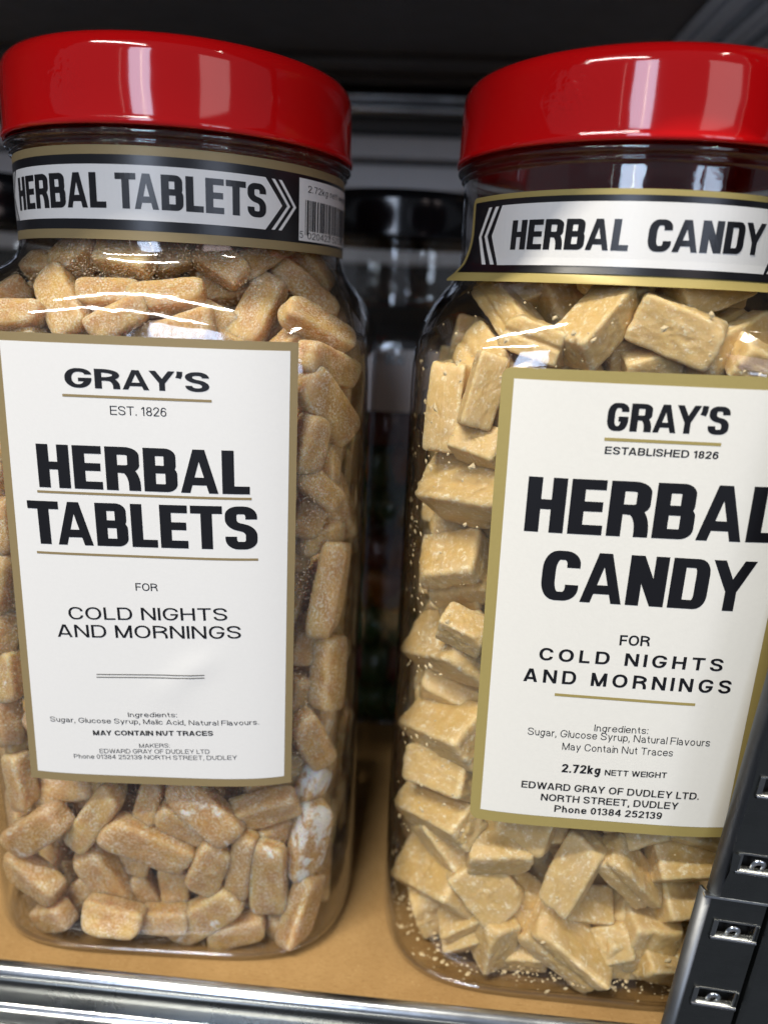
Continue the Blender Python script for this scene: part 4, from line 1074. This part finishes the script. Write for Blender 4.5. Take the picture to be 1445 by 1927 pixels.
    ('k', 1, 0.1260, -0.0595, 0.0282, 1.030, 0.727, 0.054, 0.0300, 0.0189, 0.0186, 0, 'crumbly tan candy chunk, second from left, second row below HERBAL CANDY label'),
    ('k', 7, 0.1192, -0.0658, 0.0526, 2.011, -0.017, -0.002, 0.0220, 0.0144, 0.0141, 0, 'crumbly tan candy chunk, second from left, top row below HERBAL CANDY label'),
    ('k', 6, 0.1348, -0.0611, 0.0574, 2.327, -0.006, 0.028, 0.0185, 0.0103, 0.0112, 0, 'crumbly tan candy chunk, third from left, top row below HERBAL CANDY label'),
    ('k', 7, 0.1454, -0.0697, 0.0482, 0.820, -1.189, 0.105, 0.0282, 0.0135, 0.0154, 0, 'crumbly tan candy chunk, fourth from left, second row below HERBAL CANDY label'),
    ('k', 6, 0.1634, -0.0717, 0.0496, 2.205, 0.825, 0.149, 0.0276, 0.0108, 0.0118, 0, 'slim tan candy chunk, fifth from left, second row below HERBAL CANDY label'),
    ('k', 4, 0.1817, -0.0720, 0.0551, 2.322, 0.004, 0.106, 0.0225, 0.0125, 0.0122, 0, 'crumbly tan candy chunk, fifth from left, top row below HERBAL CANDY label'),
    ('k', 0, 0.1850, -0.0682, 0.0368, 2.317, 0.056, 0.246, 0.0201, 0.0134, 0.0146, 0, 'crumbly tan candy chunk, sixth from left, second row below HERBAL CANDY label'),
    ('k', 0, 0.1581, -0.0526, 0.0251, 2.191, 0.414, 0.070, 0.0258, 0.0152, 0.0153, 0, ''),
    ('k', 5, 0.1745, -0.0595, 0.0202, 2.343, 0.683, 0.135, 0.0299, 0.0143, 0.0161, 0, 'crumbly tan candy chunk, fourth from left, third row below HERBAL CANDY label'),
    ('k', 0, 0.1205, -0.0682, 0.0164, -2.897, -1.375, -1.403, 0.0230, 0.0124, 0.0123, 0, 'crumbly tan candy chunk, second from left, bottom row below HERBAL CANDY label'),
    ('k', 6, 0.1457, -0.0717, 0.0179, 2.005, 0.654, -0.150, 0.0324, 0.0148, 0.0157, 0, 'crumbly tan candy chunk, second from left, third row below HERBAL CANDY label'),
    ('k', 6, 0.1925, -0.0684, 0.0139, 2.404, -0.714, 0.312, 0.0223, 0.0128, 0.0139, 0, 'crumbly tan candy chunk, fifth from left, third row below HERBAL CANDY label'),
    ('k', 6, 0.0995, -0.0527, 0.1502, 2.219, -0.334, -0.521, 0.0221, 0.0192, 0.0180, 0, 'stubby tan candy chunk, sixth down in upper stretch left of HERBAL CANDY label'),
    ('k', 5, 0.0987, 0.0138, 0.1196, -2.439, -1.151, 1.928, 0.0249, 0.0133, 0.0141, 0, 'crumbly tan candy chunk, first down in lower stretch left of HERBAL CANDY label'),
    ('k', 7, 0.1010, -0.0490, 0.1211, 0.830, -0.324, -1.065, 0.0350, 0.0207, 0.0190, 0, 'crumbly tan candy chunk, third down in lower stretch left of HERBAL CANDY label'),
    ('k', 0, 0.1014, -0.0664, 0.1346, 2.039, 0.280, -0.408, 0.0156, 0.0103, 0.0097, 0, 'crumbly tan candy chunk, second down in lower stretch left of HERBAL CANDY label'),
    ('k', 3, 0.1003, -0.0532, 0.0914, 2.144, -0.238, -0.982, 0.0341, 0.0158, 0.0180, 0, 'crumbly tan candy chunk, fifth down in lower stretch left of HERBAL CANDY label'),
    ('k', 3, 0.0997, -0.0557, 0.0750, 1.023, -0.221, -0.818, 0.0289, 0.0136, 0.0147, 0, 'crumbly tan candy chunk, sixth down in lower stretch left of HERBAL CANDY label'),
    ('k', 5, 0.1044, -0.0564, 0.1783, 0.903, -0.099, -0.789, 0.0350, 0.0192, 0.0189, 0, 'crumbly tan candy chunk, fourth down in upper stretch left of HERBAL CANDY label'),
    ('k', 2, 0.1025, -0.0624, 0.1935, 0.975, 0.175, -0.597, 0.0160, 0.0108, 0.0120, 0, 'crumbly tan candy chunk, third down in upper stretch left of HERBAL CANDY label'),
    ('k', 3, 0.0927, -0.0519, 0.2029, 1.682, 1.375, -1.884, 0.0274, 0.0103, 0.0112, 0, 'slim tan candy chunk, second down in upper stretch left of HERBAL CANDY label'),
    ('k', 4, 0.1015, -0.0633, 0.2101, 1.338, -1.311, 0.290, 0.0218, 0.0103, 0.0103, 0, 'crumbly tan candy chunk, first down in upper stretch left of HERBAL CANDY label'),
    ('k', 7, 0.1102, -0.0500, 0.1684, 2.303, -0.333, -0.517, 0.0150, 0.0103, 0.0099, 0, ''),
    ('k', 3, 0.1018, 0.0097, 0.1413, -2.519, -1.218, 2.005, 0.0242, 0.0144, 0.0161, 0, ''),
    ('k', 3, 0.1076, -0.0401, 0.1587, 1.975, -0.578, -0.856, 0.0274, 0.0103, 0.0113, 0, ''),
    ('k', 5, 0.1113, -0.0432, 0.2322, 1.303, 0.586, -1.125, 0.0316, 0.0103, 0.0117, 0, 'slim tan candy chunk, first from left, upper row above HERBAL CANDY label'),
    ('k', 2, 0.1327, -0.0637, 0.2303, 0.176, -0.723, 0.575, 0.0250, 0.0131, 0.0122, 0, 'crumbly tan candy chunk, fourth from left, upper row above HERBAL CANDY label'),
    ('k', 0, 0.1553, -0.0651, 0.2298, 1.668, 0.339, -0.331, 0.0251, 0.0143, 0.0139, 0, 'crumbly tan candy chunk, fourth from left, lower row above HERBAL CANDY label'),
    ('k', 6, 0.1719, -0.0585, 0.2258, 0.041, -0.345, 0.591, 0.0293, 0.0134, 0.0139, 0, 'crumbly tan candy chunk, fifth from left, lower row above HERBAL CANDY label'),
    ('k', 4, 0.1290, -0.0363, 0.2377, 1.073, -0.300, 0.345, 0.0199, 0.0195, 0.0185, 0, 'stubby tan candy chunk, third from left, upper row above HERBAL CANDY label'),
    ('k', 6, 0.1163, -0.0620, 0.2253, 1.535, 0.277, -0.499, 0.0186, 0.0103, 0.0119, 0, 'crumbly tan candy chunk, first from left, lower row above HERBAL CANDY label'),
    ('k', 2, 0.1709, -0.0432, 0.2373, -0.118, -0.390, 0.596, 0.0268, 0.0140, 0.0131, 0, ''),
    ('k', 2, 0.1479, -0.0532, 0.2234, 1.817, -0.258, 0.139, 0.0195, 0.0109, 0.0111, 0, 'crumbly tan candy chunk, second from left, lower row above HERBAL CANDY label'),
    ('k', 2, 0.1272, -0.0551, 0.2208, 2.061, -0.549, -0.009, 0.0180, 0.0103, 0.0102, 0, ''),
    ('k', 5, 0.1796, -0.0682, 0.2210, 1.977, 0.390, 0.097, 0.0186, 0.0106, 0.0119, 0, 'crumbly tan candy chunk, sixth from left, lower row above HERBAL CANDY label'),
    ('k', 7, 0.1191, -0.0357, 0.2397, 0.938, -0.401, 0.058, 0.0171, 0.0111, 0.0115, 0, 'crumbly tan candy chunk, second from left, upper row above HERBAL CANDY label'),
    ('k', 7, 0.1399, -0.0538, 0.2420, 0.496, 0.587, -0.661, 0.0197, 0.0108, 0.0124, 0, 'crumbly tan candy chunk, fifth from left, upper row above HERBAL CANDY label'),
    ('k', 0, 0.1660, -0.0561, 0.2417, 1.433, -0.360, 0.401, 0.0263, 0.0125, 0.0121, 0, 'crumbly tan candy chunk, sixth from left, upper row above HERBAL CANDY label'),
    ('k', 7, 0.1507, -0.0618, 0.2193, 1.912, -0.215, -0.081, 0.0162, 0.0103, 0.0097, 0, 'crumbly tan candy chunk, third from left, lower row above HERBAL CANDY label'),
    ('k', 3, 0.1383, -0.0488, 0.0300, 2.143, -0.573, 0.135, 0.0173, 0.0127, 0.0129, 0, 'stubby tan candy chunk, third from left, second row below HERBAL CANDY label'),
    ('k', 4, 0.1116, -0.0624, 0.0190, 2.135, -0.709, -0.277, 0.0205, 0.0117, 0.0112, 0, 'crumbly tan candy chunk, first from left, third row below HERBAL CANDY label'),
    ('k', 7, 0.1840, -0.0676, 0.0667, 2.311, 0.281, -0.008, 0.0233, 0.0132, 0.0147, 0, 'crumbly tan candy chunk, sixth from left, top row below HERBAL CANDY label'),
    ('k', 6, 0.1665, -0.0651, 0.0625, 0.955, -0.535, -0.242, 0.0214, 0.0132, 0.0143, 0, 'crumbly tan candy chunk, fourth from left, top row below HERBAL CANDY label'),
    ('k', 4, 0.1528, -0.0641, 0.0286, 2.329, 0.139, 0.047, 0.0171, 0.0126, 0.0127, 0, 'stubby tan candy chunk, third from left, third row below HERBAL CANDY label'),
    ('k', 6, 0.1972, -0.0640, 0.0316, 1.035, -1.111, 0.634, 0.0196, 0.0121, 0.0126, 0, 'crumbly tan candy chunk, sixth from left, third row below HERBAL CANDY label'),
    ('k', 0, 0.1601, -0.0689, 0.0169, 1.026, -0.479, -0.242, 0.0208, 0.0127, 0.0145, 0, 'crumbly tan candy chunk, fourth from left, bottom row below HERBAL CANDY label'),
    ('k', 1, 0.1820, -0.0708, 0.0126, 2.073, 0.262, 0.235, 0.0261, 0.0145, 0.0145, 0, 'crumbly tan candy chunk, fifth from left, bottom row below HERBAL CANDY label'),
    ('k', 5, 0.1315, -0.0660, 0.0093, 2.031, -0.200, -0.203, 0.0167, 0.0111, 0.0121, 0, 'crumbly tan candy chunk, third from left, bottom row below HERBAL CANDY label'),
    ('k', 7, 0.1135, -0.0625, 0.0129, 0.914, -0.707, -0.450, 0.0234, 0.0103, 0.0110, 0, 'slim tan candy chunk, first from left, bottom row below HERBAL CANDY label'),
    ('k', 6, 0.1008, 0.0030, 0.0481, -2.393, -0.899, 1.799, 0.0223, 0.0153, 0.0151, 0, ''),
    ('k', 3, 0.0991, 0.0109, 0.0697, -2.018, -1.121, 1.404, 0.0228, 0.0132, 0.0144, 0, 'crumbly tan candy chunk, fourth down in lower stretch left of HERBAL CANDY label'),
    ('k', 5, 0.0946, -0.0340, 0.1706, -0.603, -1.279, 1.285, 0.0203, 0.0105, 0.0105, 0, 'crumbly tan candy chunk, fifth down in upper stretch left of HERBAL CANDY label'),
    ('k', 4, 0.0988, 0.0113, 0.1000, -1.757, -1.260, 1.195, 0.0250, 0.0129, 0.0126, 0, ''),
    ('k', 3, 0.1011, 0.0073, 0.1755, 2.021, -0.473, -1.348, 0.0247, 0.0103, 0.0108, 0, ''),
    ('k', 2, 0.0992, 0.0115, 0.2084, 0.411, -1.427, 0.025, 0.0184, 0.0103, 0.0100, 0, ''),
    ('t', 3, -0.0525, -0.0283, 0.0123, 1.000, -1.238, -0.141, 0.0270, 0.0115, 0.0095, 0, ''),
    ('t', 1, -0.0387, -0.0368, 0.0103, -1.774, 0.517, 2.282, 0.0263, 0.0143, 0.0095, 0, ''),
    ('t', 2, 0.0520, -0.0373, 0.0222, -1.769, -0.643, -1.435, 0.0240, 0.0121, 0.0095, 0, ''),
    ('t', 3, 0.0509, -0.0247, 0.0308, -1.501, -0.907, -2.375, 0.0253, 0.0128, 0.0095, 0, ''),
    ('t', 1, 0.0504, -0.0010, 0.0315, 1.517, -0.058, 0.584, 0.0249, 0.0136, 0.0095, 0, ''),
    ('t', 5, 0.0513, -0.0387, 0.0371, 1.188, 0.592, 0.866, 0.0227, 0.0117, 0.0095, 0, ''),
    ('t', 1, 0.0534, 0.0127, 0.0382, -1.956, -0.652, -1.449, 0.0277, 0.0124, 0.0095, 0, ''),
    ('t', 3, 0.0528, -0.0216, 0.0526, -1.587, -0.587, -2.007, 0.0222, 0.0141, 0.0095, 0, ''),
    ('t', 5, 0.0527, 0.0001, 0.0530, 2.643, -1.030, 0.882, 0.0252, 0.0119, 0.0095, 0, ''),
    ('t', 1, -0.0205, -0.0524, 0.0677, -0.807, -1.554, 1.666, 0.0271, 0.0122, 0.0095, 0, ''),
    ('t', 1, 0.0552, -0.0192, 0.0738, -2.545, 1.526, -2.507, 0.0226, 0.0129, 0.0095, 0, ''),
    ('t', 4, 0.0495, -0.0046, 0.0741, -1.081, 0.113, -0.787, 0.0257, 0.0140, 0.0095, 0, ''),
    ('t', 4, -0.0361, -0.0541, 0.0841, 1.428, 0.772, -0.342, 0.0247, 0.0143, 0.0095, 0, ''),
    ('t', 5, -0.0378, -0.0511, 0.1008, -1.947, -0.874, 2.922, 0.0244, 0.0123, 0.0095, 0, ''),
    ('t', 4, 0.0441, -0.0280, 0.0932, 0.045, 1.089, -1.036, 0.0275, 0.0140, 0.0095, 0, ''),
    ('t', 0, 0.0553, -0.0206, 0.0988, 1.382, -1.134, 1.432, 0.0266, 0.0129, 0.0095, 0, ''),
    ('t', 5, 0.0507, 0.0160, 0.1057, -1.210, 0.459, -0.580, 0.0236, 0.0129, 0.0095, 0, ''),
    ('t', 3, -0.0437, -0.0429, 0.1125, -0.775, 1.302, 2.875, 0.0231, 0.0131, 0.0095, 0, ''),
    ('t', 5, 0.0500, 0.0003, 0.1144, 1.669, 0.147, 0.553, 0.0248, 0.0135, 0.0095, 0, ''),
    ('t', 4, 0.0552, -0.0217, 0.1350, 1.428, 0.855, 1.377, 0.0273, 0.0132, 0.0095, 0, ''),
    ('t', 0, 0.0540, -0.0047, 0.1323, 1.792, 0.700, 1.484, 0.0234, 0.0131, 0.0095, 0, ''),
    ('t', 1, 0.0503, -0.0031, 0.1484, -0.361, 0.547, -0.181, 0.0228, 0.0140, 0.0095, 0, ''),
    ('t', 5, -0.0491, -0.0434, 0.1588, -2.288, -1.016, 3.045, 0.0228, 0.0141, 0.0095, 0, ''),
    ('t', 1, 0.0531, -0.0095, 0.1599, -1.635, -0.632, -1.993, 0.0255, 0.0119, 0.0095, 0, ''),
    ('t', 3, -0.0466, -0.0424, 0.1742, -2.769, 0.266, 0.988, 0.0263, 0.0130, 0.0095, 0, ''),
    ('t', 5, 0.0382, -0.0502, 0.1688, -3.021, 1.035, 2.081, 0.0272, 0.0119, 0.0095, 0, ''),
    ('t', 3, 0.0534, -0.0235, 0.1780, -1.856, 0.715, -1.886, 0.0280, 0.0144, 0.0095, 0, ''),
    ('t', 2, -0.0513, -0.0340, 0.1864, -1.471, -1.129, 2.454, 0.0273, 0.0126, 0.0095, 0, ''),
    ('t', 1, -0.0383, -0.0546, 0.1910, 1.786, -1.176, -0.288, 0.0262, 0.0120, 0.0095, 0, ''),
    ('t', 5, 0.0515, 0.0027, 0.1861, -2.269, -1.140, -1.403, 0.0253, 0.0122, 0.0095, 0, ''),
    ('t', 2, -0.0492, -0.0440, 0.2038, -1.269, -0.006, 2.439, 0.0271, 0.0131, 0.0095, 0, ''),
    ('t', 1, 0.0528, -0.0168, 0.2017, -1.656, -0.011, -1.126, 0.0235, 0.0134, 0.0095, 0, ''),
    ('t', 3, -0.0474, -0.0413, 0.2167, -0.662, -0.244, 1.055, 0.0229, 0.0140, 0.0095, 0, ''),
    ('t', 0, 0.0509, -0.0064, 0.2176, 0.559, 0.920, 0.197, 0.0238, 0.0136, 0.0095, 0, ''),
    ('t', 5, 0.0285, -0.0243, 0.2301, -1.544, 0.135, -2.455, 0.0269, 0.0141, 0.0095, 0, ''),
    ('t', 0, -0.0456, -0.0401, 0.0327, -2.044, 0.831, 2.095, 0.0243, 0.0116, 0.0095, 0, ''),
    ('t', 2, -0.0365, -0.0400, 0.0460, -0.505, -0.959, 1.645, 0.0279, 0.0129, 0.0095, 0, ''),
    ('t', 5, -0.0215, -0.0473, 0.0505, 1.531, 0.049, 0.062, 0.0269, 0.0128, 0.0095, 0, ''),
    ('t', 4, 0.0167, -0.0452, 0.0526, -1.963, -0.390, -2.917, 0.0261, 0.0134, 0.0095, 0, ''),
    ('t', 5, 0.0340, -0.0474, 0.0623, 2.728, 1.488, 1.520, 0.0273, 0.0139, 0.0095, 0, ''),
    ('t', 0, 0.0432, -0.0288, 0.1369, 1.107, -0.876, 1.146, 0.0226, 0.0121, 0.0095, 0, ''),
    ('t', 5, -0.0045, -0.0446, 0.2233, 2.144, -0.236, -0.034, 0.0247, 0.0136, 0.0095, 0, ''),
    ('t', 2, 0.0386, -0.0283, 0.2212, 1.882, -0.802, 0.372, 0.0249, 0.0141, 0.0095, 0, ''),
    ('k', 3, 0.0995, -0.0174, 0.0206, -2.337, 1.305, 1.321, 0.0191, 0.0198, 0.0145, 0, ''),
    ('k', 6, 0.0994, -0.0489, 0.0127, -3.122, 1.209, 0.118, 0.0183, 0.0154, 0.0145, 0, ''),
    ('k', 0, 0.1674, -0.0686, 0.0145, 1.621, 0.164, 0.172, 0.0213, 0.0157, 0.0145, 0, ''),
    ('k', 2, 0.1976, -0.0589, 0.0149, 1.769, 1.043, 1.110, 0.0192, 0.0186, 0.0145, 0, ''),
    ('k', 7, 0.1034, 0.0235, 0.0168, -1.141, 0.765, 1.782, 0.0260, 0.0185, 0.0145, 0, ''),
    ('k', 3, 0.1015, -0.0306, 0.0299, -1.154, -0.500, 1.617, 0.0228, 0.0175, 0.0145, 0, ''),
    ('k', 5, 0.1739, -0.0697, 0.0211, -2.485, 1.389, 2.305, 0.0215, 0.0181, 0.0145, 0, ''),
    ('k', 2, 0.1032, -0.0530, 0.0449, 2.164, 0.727, -0.568, 0.0214, 0.0190, 0.0145, 0, ''),
    ('k', 0, 0.1167, -0.0638, 0.0360, 1.268, 0.834, -0.275, 0.0238, 0.0189, 0.0145, 0, ''),
    ('k', 6, 0.1926, -0.0524, 0.0394, 2.977, -0.248, -0.805, 0.0193, 0.0174, 0.0145, 0, ''),
    ('k', 0, 0.0997, -0.0301, 0.0586, -1.142, -1.161, 1.867, 0.0231, 0.0175, 0.0145, 0, ''),
    ('k', 5, 0.1485, -0.0519, 0.0510, -1.506, 0.783, 3.095, 0.0213, 0.0178, 0.0145, 0, ''),
    ('k', 0, 0.2017, -0.0534, 0.0580, -1.016, -1.439, -2.311, 0.0199, 0.0183, 0.0145, 0, ''),
    ('k', 7, 0.0981, -0.0161, 0.0699, -1.042, 1.325, 1.969, 0.0192, 0.0170, 0.0145, 0, ''),
    ('k', 3, 0.1305, -0.0636, 0.0668, 0.723, -1.294, 0.297, 0.0254, 0.0186, 0.0145, 0, ''),
    ('k', 6, 0.1027, -0.0124, 0.0888, -1.272, -0.242, 0.365, 0.0217, 0.0194, 0.0145, 0, ''),
    ('k', 2, 0.0976, -0.0283, 0.0863, -2.413, -1.432, 2.334, 0.0216, 0.0193, 0.0145, 0, ''),
    ('k', 5, 0.1974, -0.0563, 0.0889, -2.716, 1.009, 3.134, 0.0187, 0.0162, 0.0145, 0, ''),
    ('k', 2, 0.1010, -0.0304, 0.1037, -0.104, -1.364, 0.836, 0.0253, 0.0180, 0.0145, 0, ''),
    ('k', 7, 0.1024, -0.0455, 0.1020, -2.262, -0.194, 2.653, 0.0224, 0.0156, 0.0145, 0, ''),
    ('k', 3, 0.1887, -0.0632, 0.0996, 2.505, -0.605, -0.204, 0.0229, 0.0186, 0.0145, 0, ''),
    ('k', 6, 0.1968, -0.0497, 0.0978, 2.320, 1.306, 1.296, 0.0221, 0.0174, 0.0145, 0, ''),
    ('k', 5, 0.1026, -0.0166, 0.1162, 3.042, 1.315, -0.548, 0.0224, 0.0166, 0.0145, 0, ''),
    ('k', 1, 0.1169, -0.0572, 0.1140, -1.771, 1.064, 1.703, 0.0188, 0.0180, 0.0145, 0, ''),
    ('k', 5, 0.1973, -0.0549, 0.1120, 2.738, 1.037, 1.795, 0.0245, 0.0174, 0.0145, 0, ''),
    ('k', 1, 0.0980, -0.0182, 0.1348, 1.573, -0.403, -1.782, 0.0237, 0.0160, 0.0145, 0, ''),
    ('k', 3, 0.1047, -0.0338, 0.1282, -2.488, -0.452, 2.922, 0.0239, 0.0160, 0.0145, 0, ''),
    ('k', 3, 0.1896, -0.0645, 0.1255, -1.810, -0.022, -2.569, 0.0240, 0.0191, 0.0145, 0, ''),
    ('k', 4, 0.1034, 0.0056, 0.1299, -1.636, -1.263, 1.181, 0.0244, 0.0192, 0.0145, 0, ''),
    ('k', 7, 0.1214, -0.0498, 0.1448, -1.993, -0.497, -2.622, 0.0248, 0.0150, 0.0145, 0, ''),
    ('k', 5, 0.1911, -0.0638, 0.1401, -0.998, 0.540, -2.390, 0.0203, 0.0174, 0.0145, 0, ''),
    ('k', 6, 0.1038, -0.0011, 0.1421, 1.169, 0.158, -2.443, 0.0254, 0.0160, 0.0145, 0, ''),
    ('k', 4, 0.1026, -0.0109, 0.1647, 0.359, 1.128, 2.962, 0.0246, 0.0190, 0.0145, 0, ''),
    ('k', 1, 0.0986, -0.0358, 0.1571, -1.926, 0.137, 1.424, 0.0182, 0.0173, 0.0145, 0, ''),
    ('k', 0, 0.1922, -0.0654, 0.1615, 1.861, 0.767, 0.631, 0.0253, 0.0195, 0.0145, 0, ''),
    ('k', 1, 0.2041, -0.0362, 0.1651, 1.515, -0.686, 1.615, 0.0182, 0.0177, 0.0145, 0, ''),
    ('k', 0, 0.1046, 0.0237, 0.1651, 0.962, -0.848, -1.935, 0.0218, 0.0171, 0.0145, 0, ''),
    ('k', 6, 0.1071, 0.0051, 0.1616, -1.277, -0.373, 0.179, 0.0249, 0.0173, 0.0145, 0, ''),
    ('k', 3, 0.0989, -0.0180, 0.1766, -1.706, 0.167, 1.696, 0.0186, 0.0188, 0.0145, 0, ''),
    ('k', 0, 0.1977, -0.0455, 0.1768, 1.853, -0.283, 0.921, 0.0206, 0.0158, 0.0145, 0, ''),
    ('k', 3, 0.1064, -0.0096, 0.1866, 1.809, 1.200, -0.948, 0.0210, 0.0177, 0.0145, 0, ''),
    ('k', 3, 0.1946, -0.0603, 0.1953, -2.845, -1.035, -1.160, 0.0223, 0.0195, 0.0145, 0, ''),
    ('k', 0, 0.1012, 0.0082, 0.1919, 1.693, -0.591, -2.012, 0.0246, 0.0165, 0.0145, 0, ''),
    ('k', 7, 0.1021, -0.0170, 0.2035, 2.184, 0.364, -1.171, 0.0254, 0.0187, 0.0145, 0, ''),
    ('k', 1, 0.1007, -0.0273, 0.2097, 1.862, 0.166, -1.982, 0.0217, 0.0183, 0.0145, 0, ''),
    ('k', 4, 0.1143, -0.0610, 0.2059, -2.168, -1.096, 2.817, 0.0238, 0.0167, 0.0145, 0, ''),
    ('k', 0, 0.1301, -0.0576, 0.2071, 1.709, -0.521, -0.674, 0.0209, 0.0155, 0.0145, 0, ''),
    ('k', 2, 0.1033, -0.0052, 0.2169, 1.197, -1.114, -1.341, 0.0222, 0.0166, 0.0145, 0, ''),
    ('k', 1, 0.1099, -0.0181, 0.2176, -1.266, -0.259, 2.087, 0.0197, 0.0178, 0.0145, 0, ''),
    ('k', 1, 0.1056, -0.0461, 0.2150, 0.971, 0.527, -1.135, 0.0254, 0.0157, 0.0145, 0, ''),
    ('k', 4, 0.1944, -0.0575, 0.2153, -1.139, 0.998, -2.255, 0.0215, 0.0168, 0.0145, 0, ''),
    ('k', 7, 0.2006, -0.0307, 0.2135, 2.328, -1.236, 0.639, 0.0236, 0.0166, 0.0145, 0, ''),
    ('k', 6, 0.2033, -0.0136, 0.2217, -1.474, -0.050, -1.650, 0.0241, 0.0192, 0.0145, 0, ''),
    ('k', 7, 0.1313, -0.0426, 0.0406, -1.131, -0.170, 2.976, 0.0248, 0.0186, 0.0145, 0, ''),
    ('k', 2, 0.1049, -0.0474, 0.1335, -2.767, -1.196, -2.416, 0.0250, 0.0162, 0.0145, 0, ''),
    ('k', 4, 0.1185, -0.0423, 0.2109, -1.345, -0.729, 1.847, 0.0248, 0.0182, 0.0145, 0, ''),
]
for kind, var, x, y, z, ex, ey, ez, ln, wd, th, powder, lab in SWEETS:
    tab = kind == 't'
    o = bpy.data.objects.new('herbal_tablet' if tab else 'herbal_candy', (TABLET_MESH if tab else CANDY_MESH)[var])
    COL.objects.link(o)
    o.location = (x, y, z); o.rotation_euler = (ex, ey, ez)
    hy, hz = (.55, .42) if tab else (.72, .62)
    o.scale = (ln / 2, wd / 2 / hy, th / 2 / hz)
    o['powder'] = float(powder)
    if tab: tag(o, lab or HID_T, 'sweet', G_T)
    else: tag(o, lab or HID_K, 'sweet', G_K)

# loose crumbs of candy clinging to the inside of the right jar and lying on its floor
rc = random.Random(4)
bm = bmesh.new()
def crumb(p, n, r):
    t = n.orthogonal().normalized(); b = n.cross(t); a0 = rc.uniform(0, 6.28)
    k = rc.randint(5, 7); ring = []
    st = rc.uniform(.5, 1.0)
    for i in range(k):
        a = a0 + 6.283 * i / k; q = r * rc.uniform(.55, 1.15)
        ring.append(bm.verts.new(p + (t * math.cos(a) * q + b * math.sin(a) * q * st)))
    top = bm.verts.new(p + n * r * .5 + t * r * rc.uniform(-.3, .3)); low = bm.verts.new(p - n * r * .35)
    for i in range(k):
        bm.faces.new((ring[i], ring[(i + 1) % k], top)); bm.faces.new((ring[(i + 1) % k], ring[i], low))
mj = Matrix.Translation((0.15199, -0.01311, 0)) @ Matrix.Rotation(RIGHT_RZ, 4, 'Z')
def wall_crumb(deg, z, r):
    th = math.radians(deg - 90)
    q = jar_r(th, z, .0018); e = 1e-3
    q2 = jar_r(th + e, z, .0018)
    tx = Vector((q2 * math.cos(th + e) - q * math.cos(th), q2 * math.sin(th + e) - q * math.sin(th), 0)).normalized()
    nrm = Vector((-tx.y, tx.x, 0))
    p = mj @ Vector((q * math.cos(th), q * math.sin(th), z))
    crumb(p, (mj.to_3x3() @ nrm), r)
for i in range(560):
    zone = rc.random()
    if zone < .42: deg, z = rc.gauss(-48, 9), rc.uniform(.02, .222)
    elif zone < .60: deg, z = rc.uniform(-75, 60), rc.uniform(.006, .072)
    elif zone < .75: deg, z = rc.uniform(-60, 40), rc.uniform(.207, .238)
    elif zone < .90: deg, z = rc.gauss(-58, 8), rc.uniform(.14, .215)
    else: deg, z = rc.uniform(-80, 60), rc.uniform(.003, .014)
    wall_crumb(deg, z, min(.0016, .00012 + rc.expovariate(1 / .00036)))
for i in range(340):
    th = math.radians(rc.uniform(-165, -25)); q = jar_r(th, .004, .003) * math.sqrt(rc.uniform(.72, 1))
    crumb(mj @ Vector((q * math.cos(th), q * math.sin(th), .0062 + rc.uniform(0, .001))), Vector((0, 0, 1)), min(.0014, .0003 + rc.expovariate(1 / .0003)))
co = bm_obj('candy_crumbs', bm, M['crumb'])
tag(co, 'pale candy crumbs clinging inside the right jar', 'crumbs', kind='stuff')

# fruit sweets in the back row jars
def ball_mat(name, c): return principled(name, c, 0.25, spec=0.5, noise_amt=0.15, noise_scale=150)
BALLS = [('orange', ball_mat('orange_sweet', (0.22, 0.075, 0.01))), ('yellow', ball_mat('yellow_sweet', (0.2, 0.12, 0.02))), ('green', ball_mat('green_sweet', (0.015, 0.06, 0.02))), ('dark red', ball_mat('red_sweet', (0.08, 0.01, 0.01)))]
BALL_MESH = [soft_solid('boiled_sweet', box_planes(.013, .012, .011), 3.2, 3, ((90, .0008),), 30 + i, m) for i, (_, m) in enumerate(BALLS)]
rbk = random.Random(12)
for bx, span in ((.079, (-38, 38)), (-.150, (10, 60))):
    for row in range(8):
        for k in range(5 if bx > 0 else 2):
            deg = span[0] + (span[1] - span[0]) * (k + .5 + rbk.uniform(-.25, .25)) / (5 if bx > 0 else 2)
            z = .014 + row * .0225 + rbk.uniform(-.003, .003)
            th = math.radians(deg - 90) ; q = jar_r(th, z, .0145)
            ci = rbk.choice((0, 0, 1, 2, 2, 3))
            o = bpy.data.objects.new('boiled_sweet', BALL_MESH[ci]); COL.objects.link(o)
            o.location = (bx + q * .947 * math.cos(th + SHELF_RZ), .158 + q * .947 * math.sin(th + SHELF_RZ), z)
            o.rotation_euler = (rbk.uniform(0, 3), rbk.uniform(0, 3), rbk.uniform(0, 3))
            tag(o, '%s boiled sweet in the dim black lidded jar behind' % BALLS[ci][0], 'sweet', '%s sweets in the back row jars' % BALLS[ci][0])
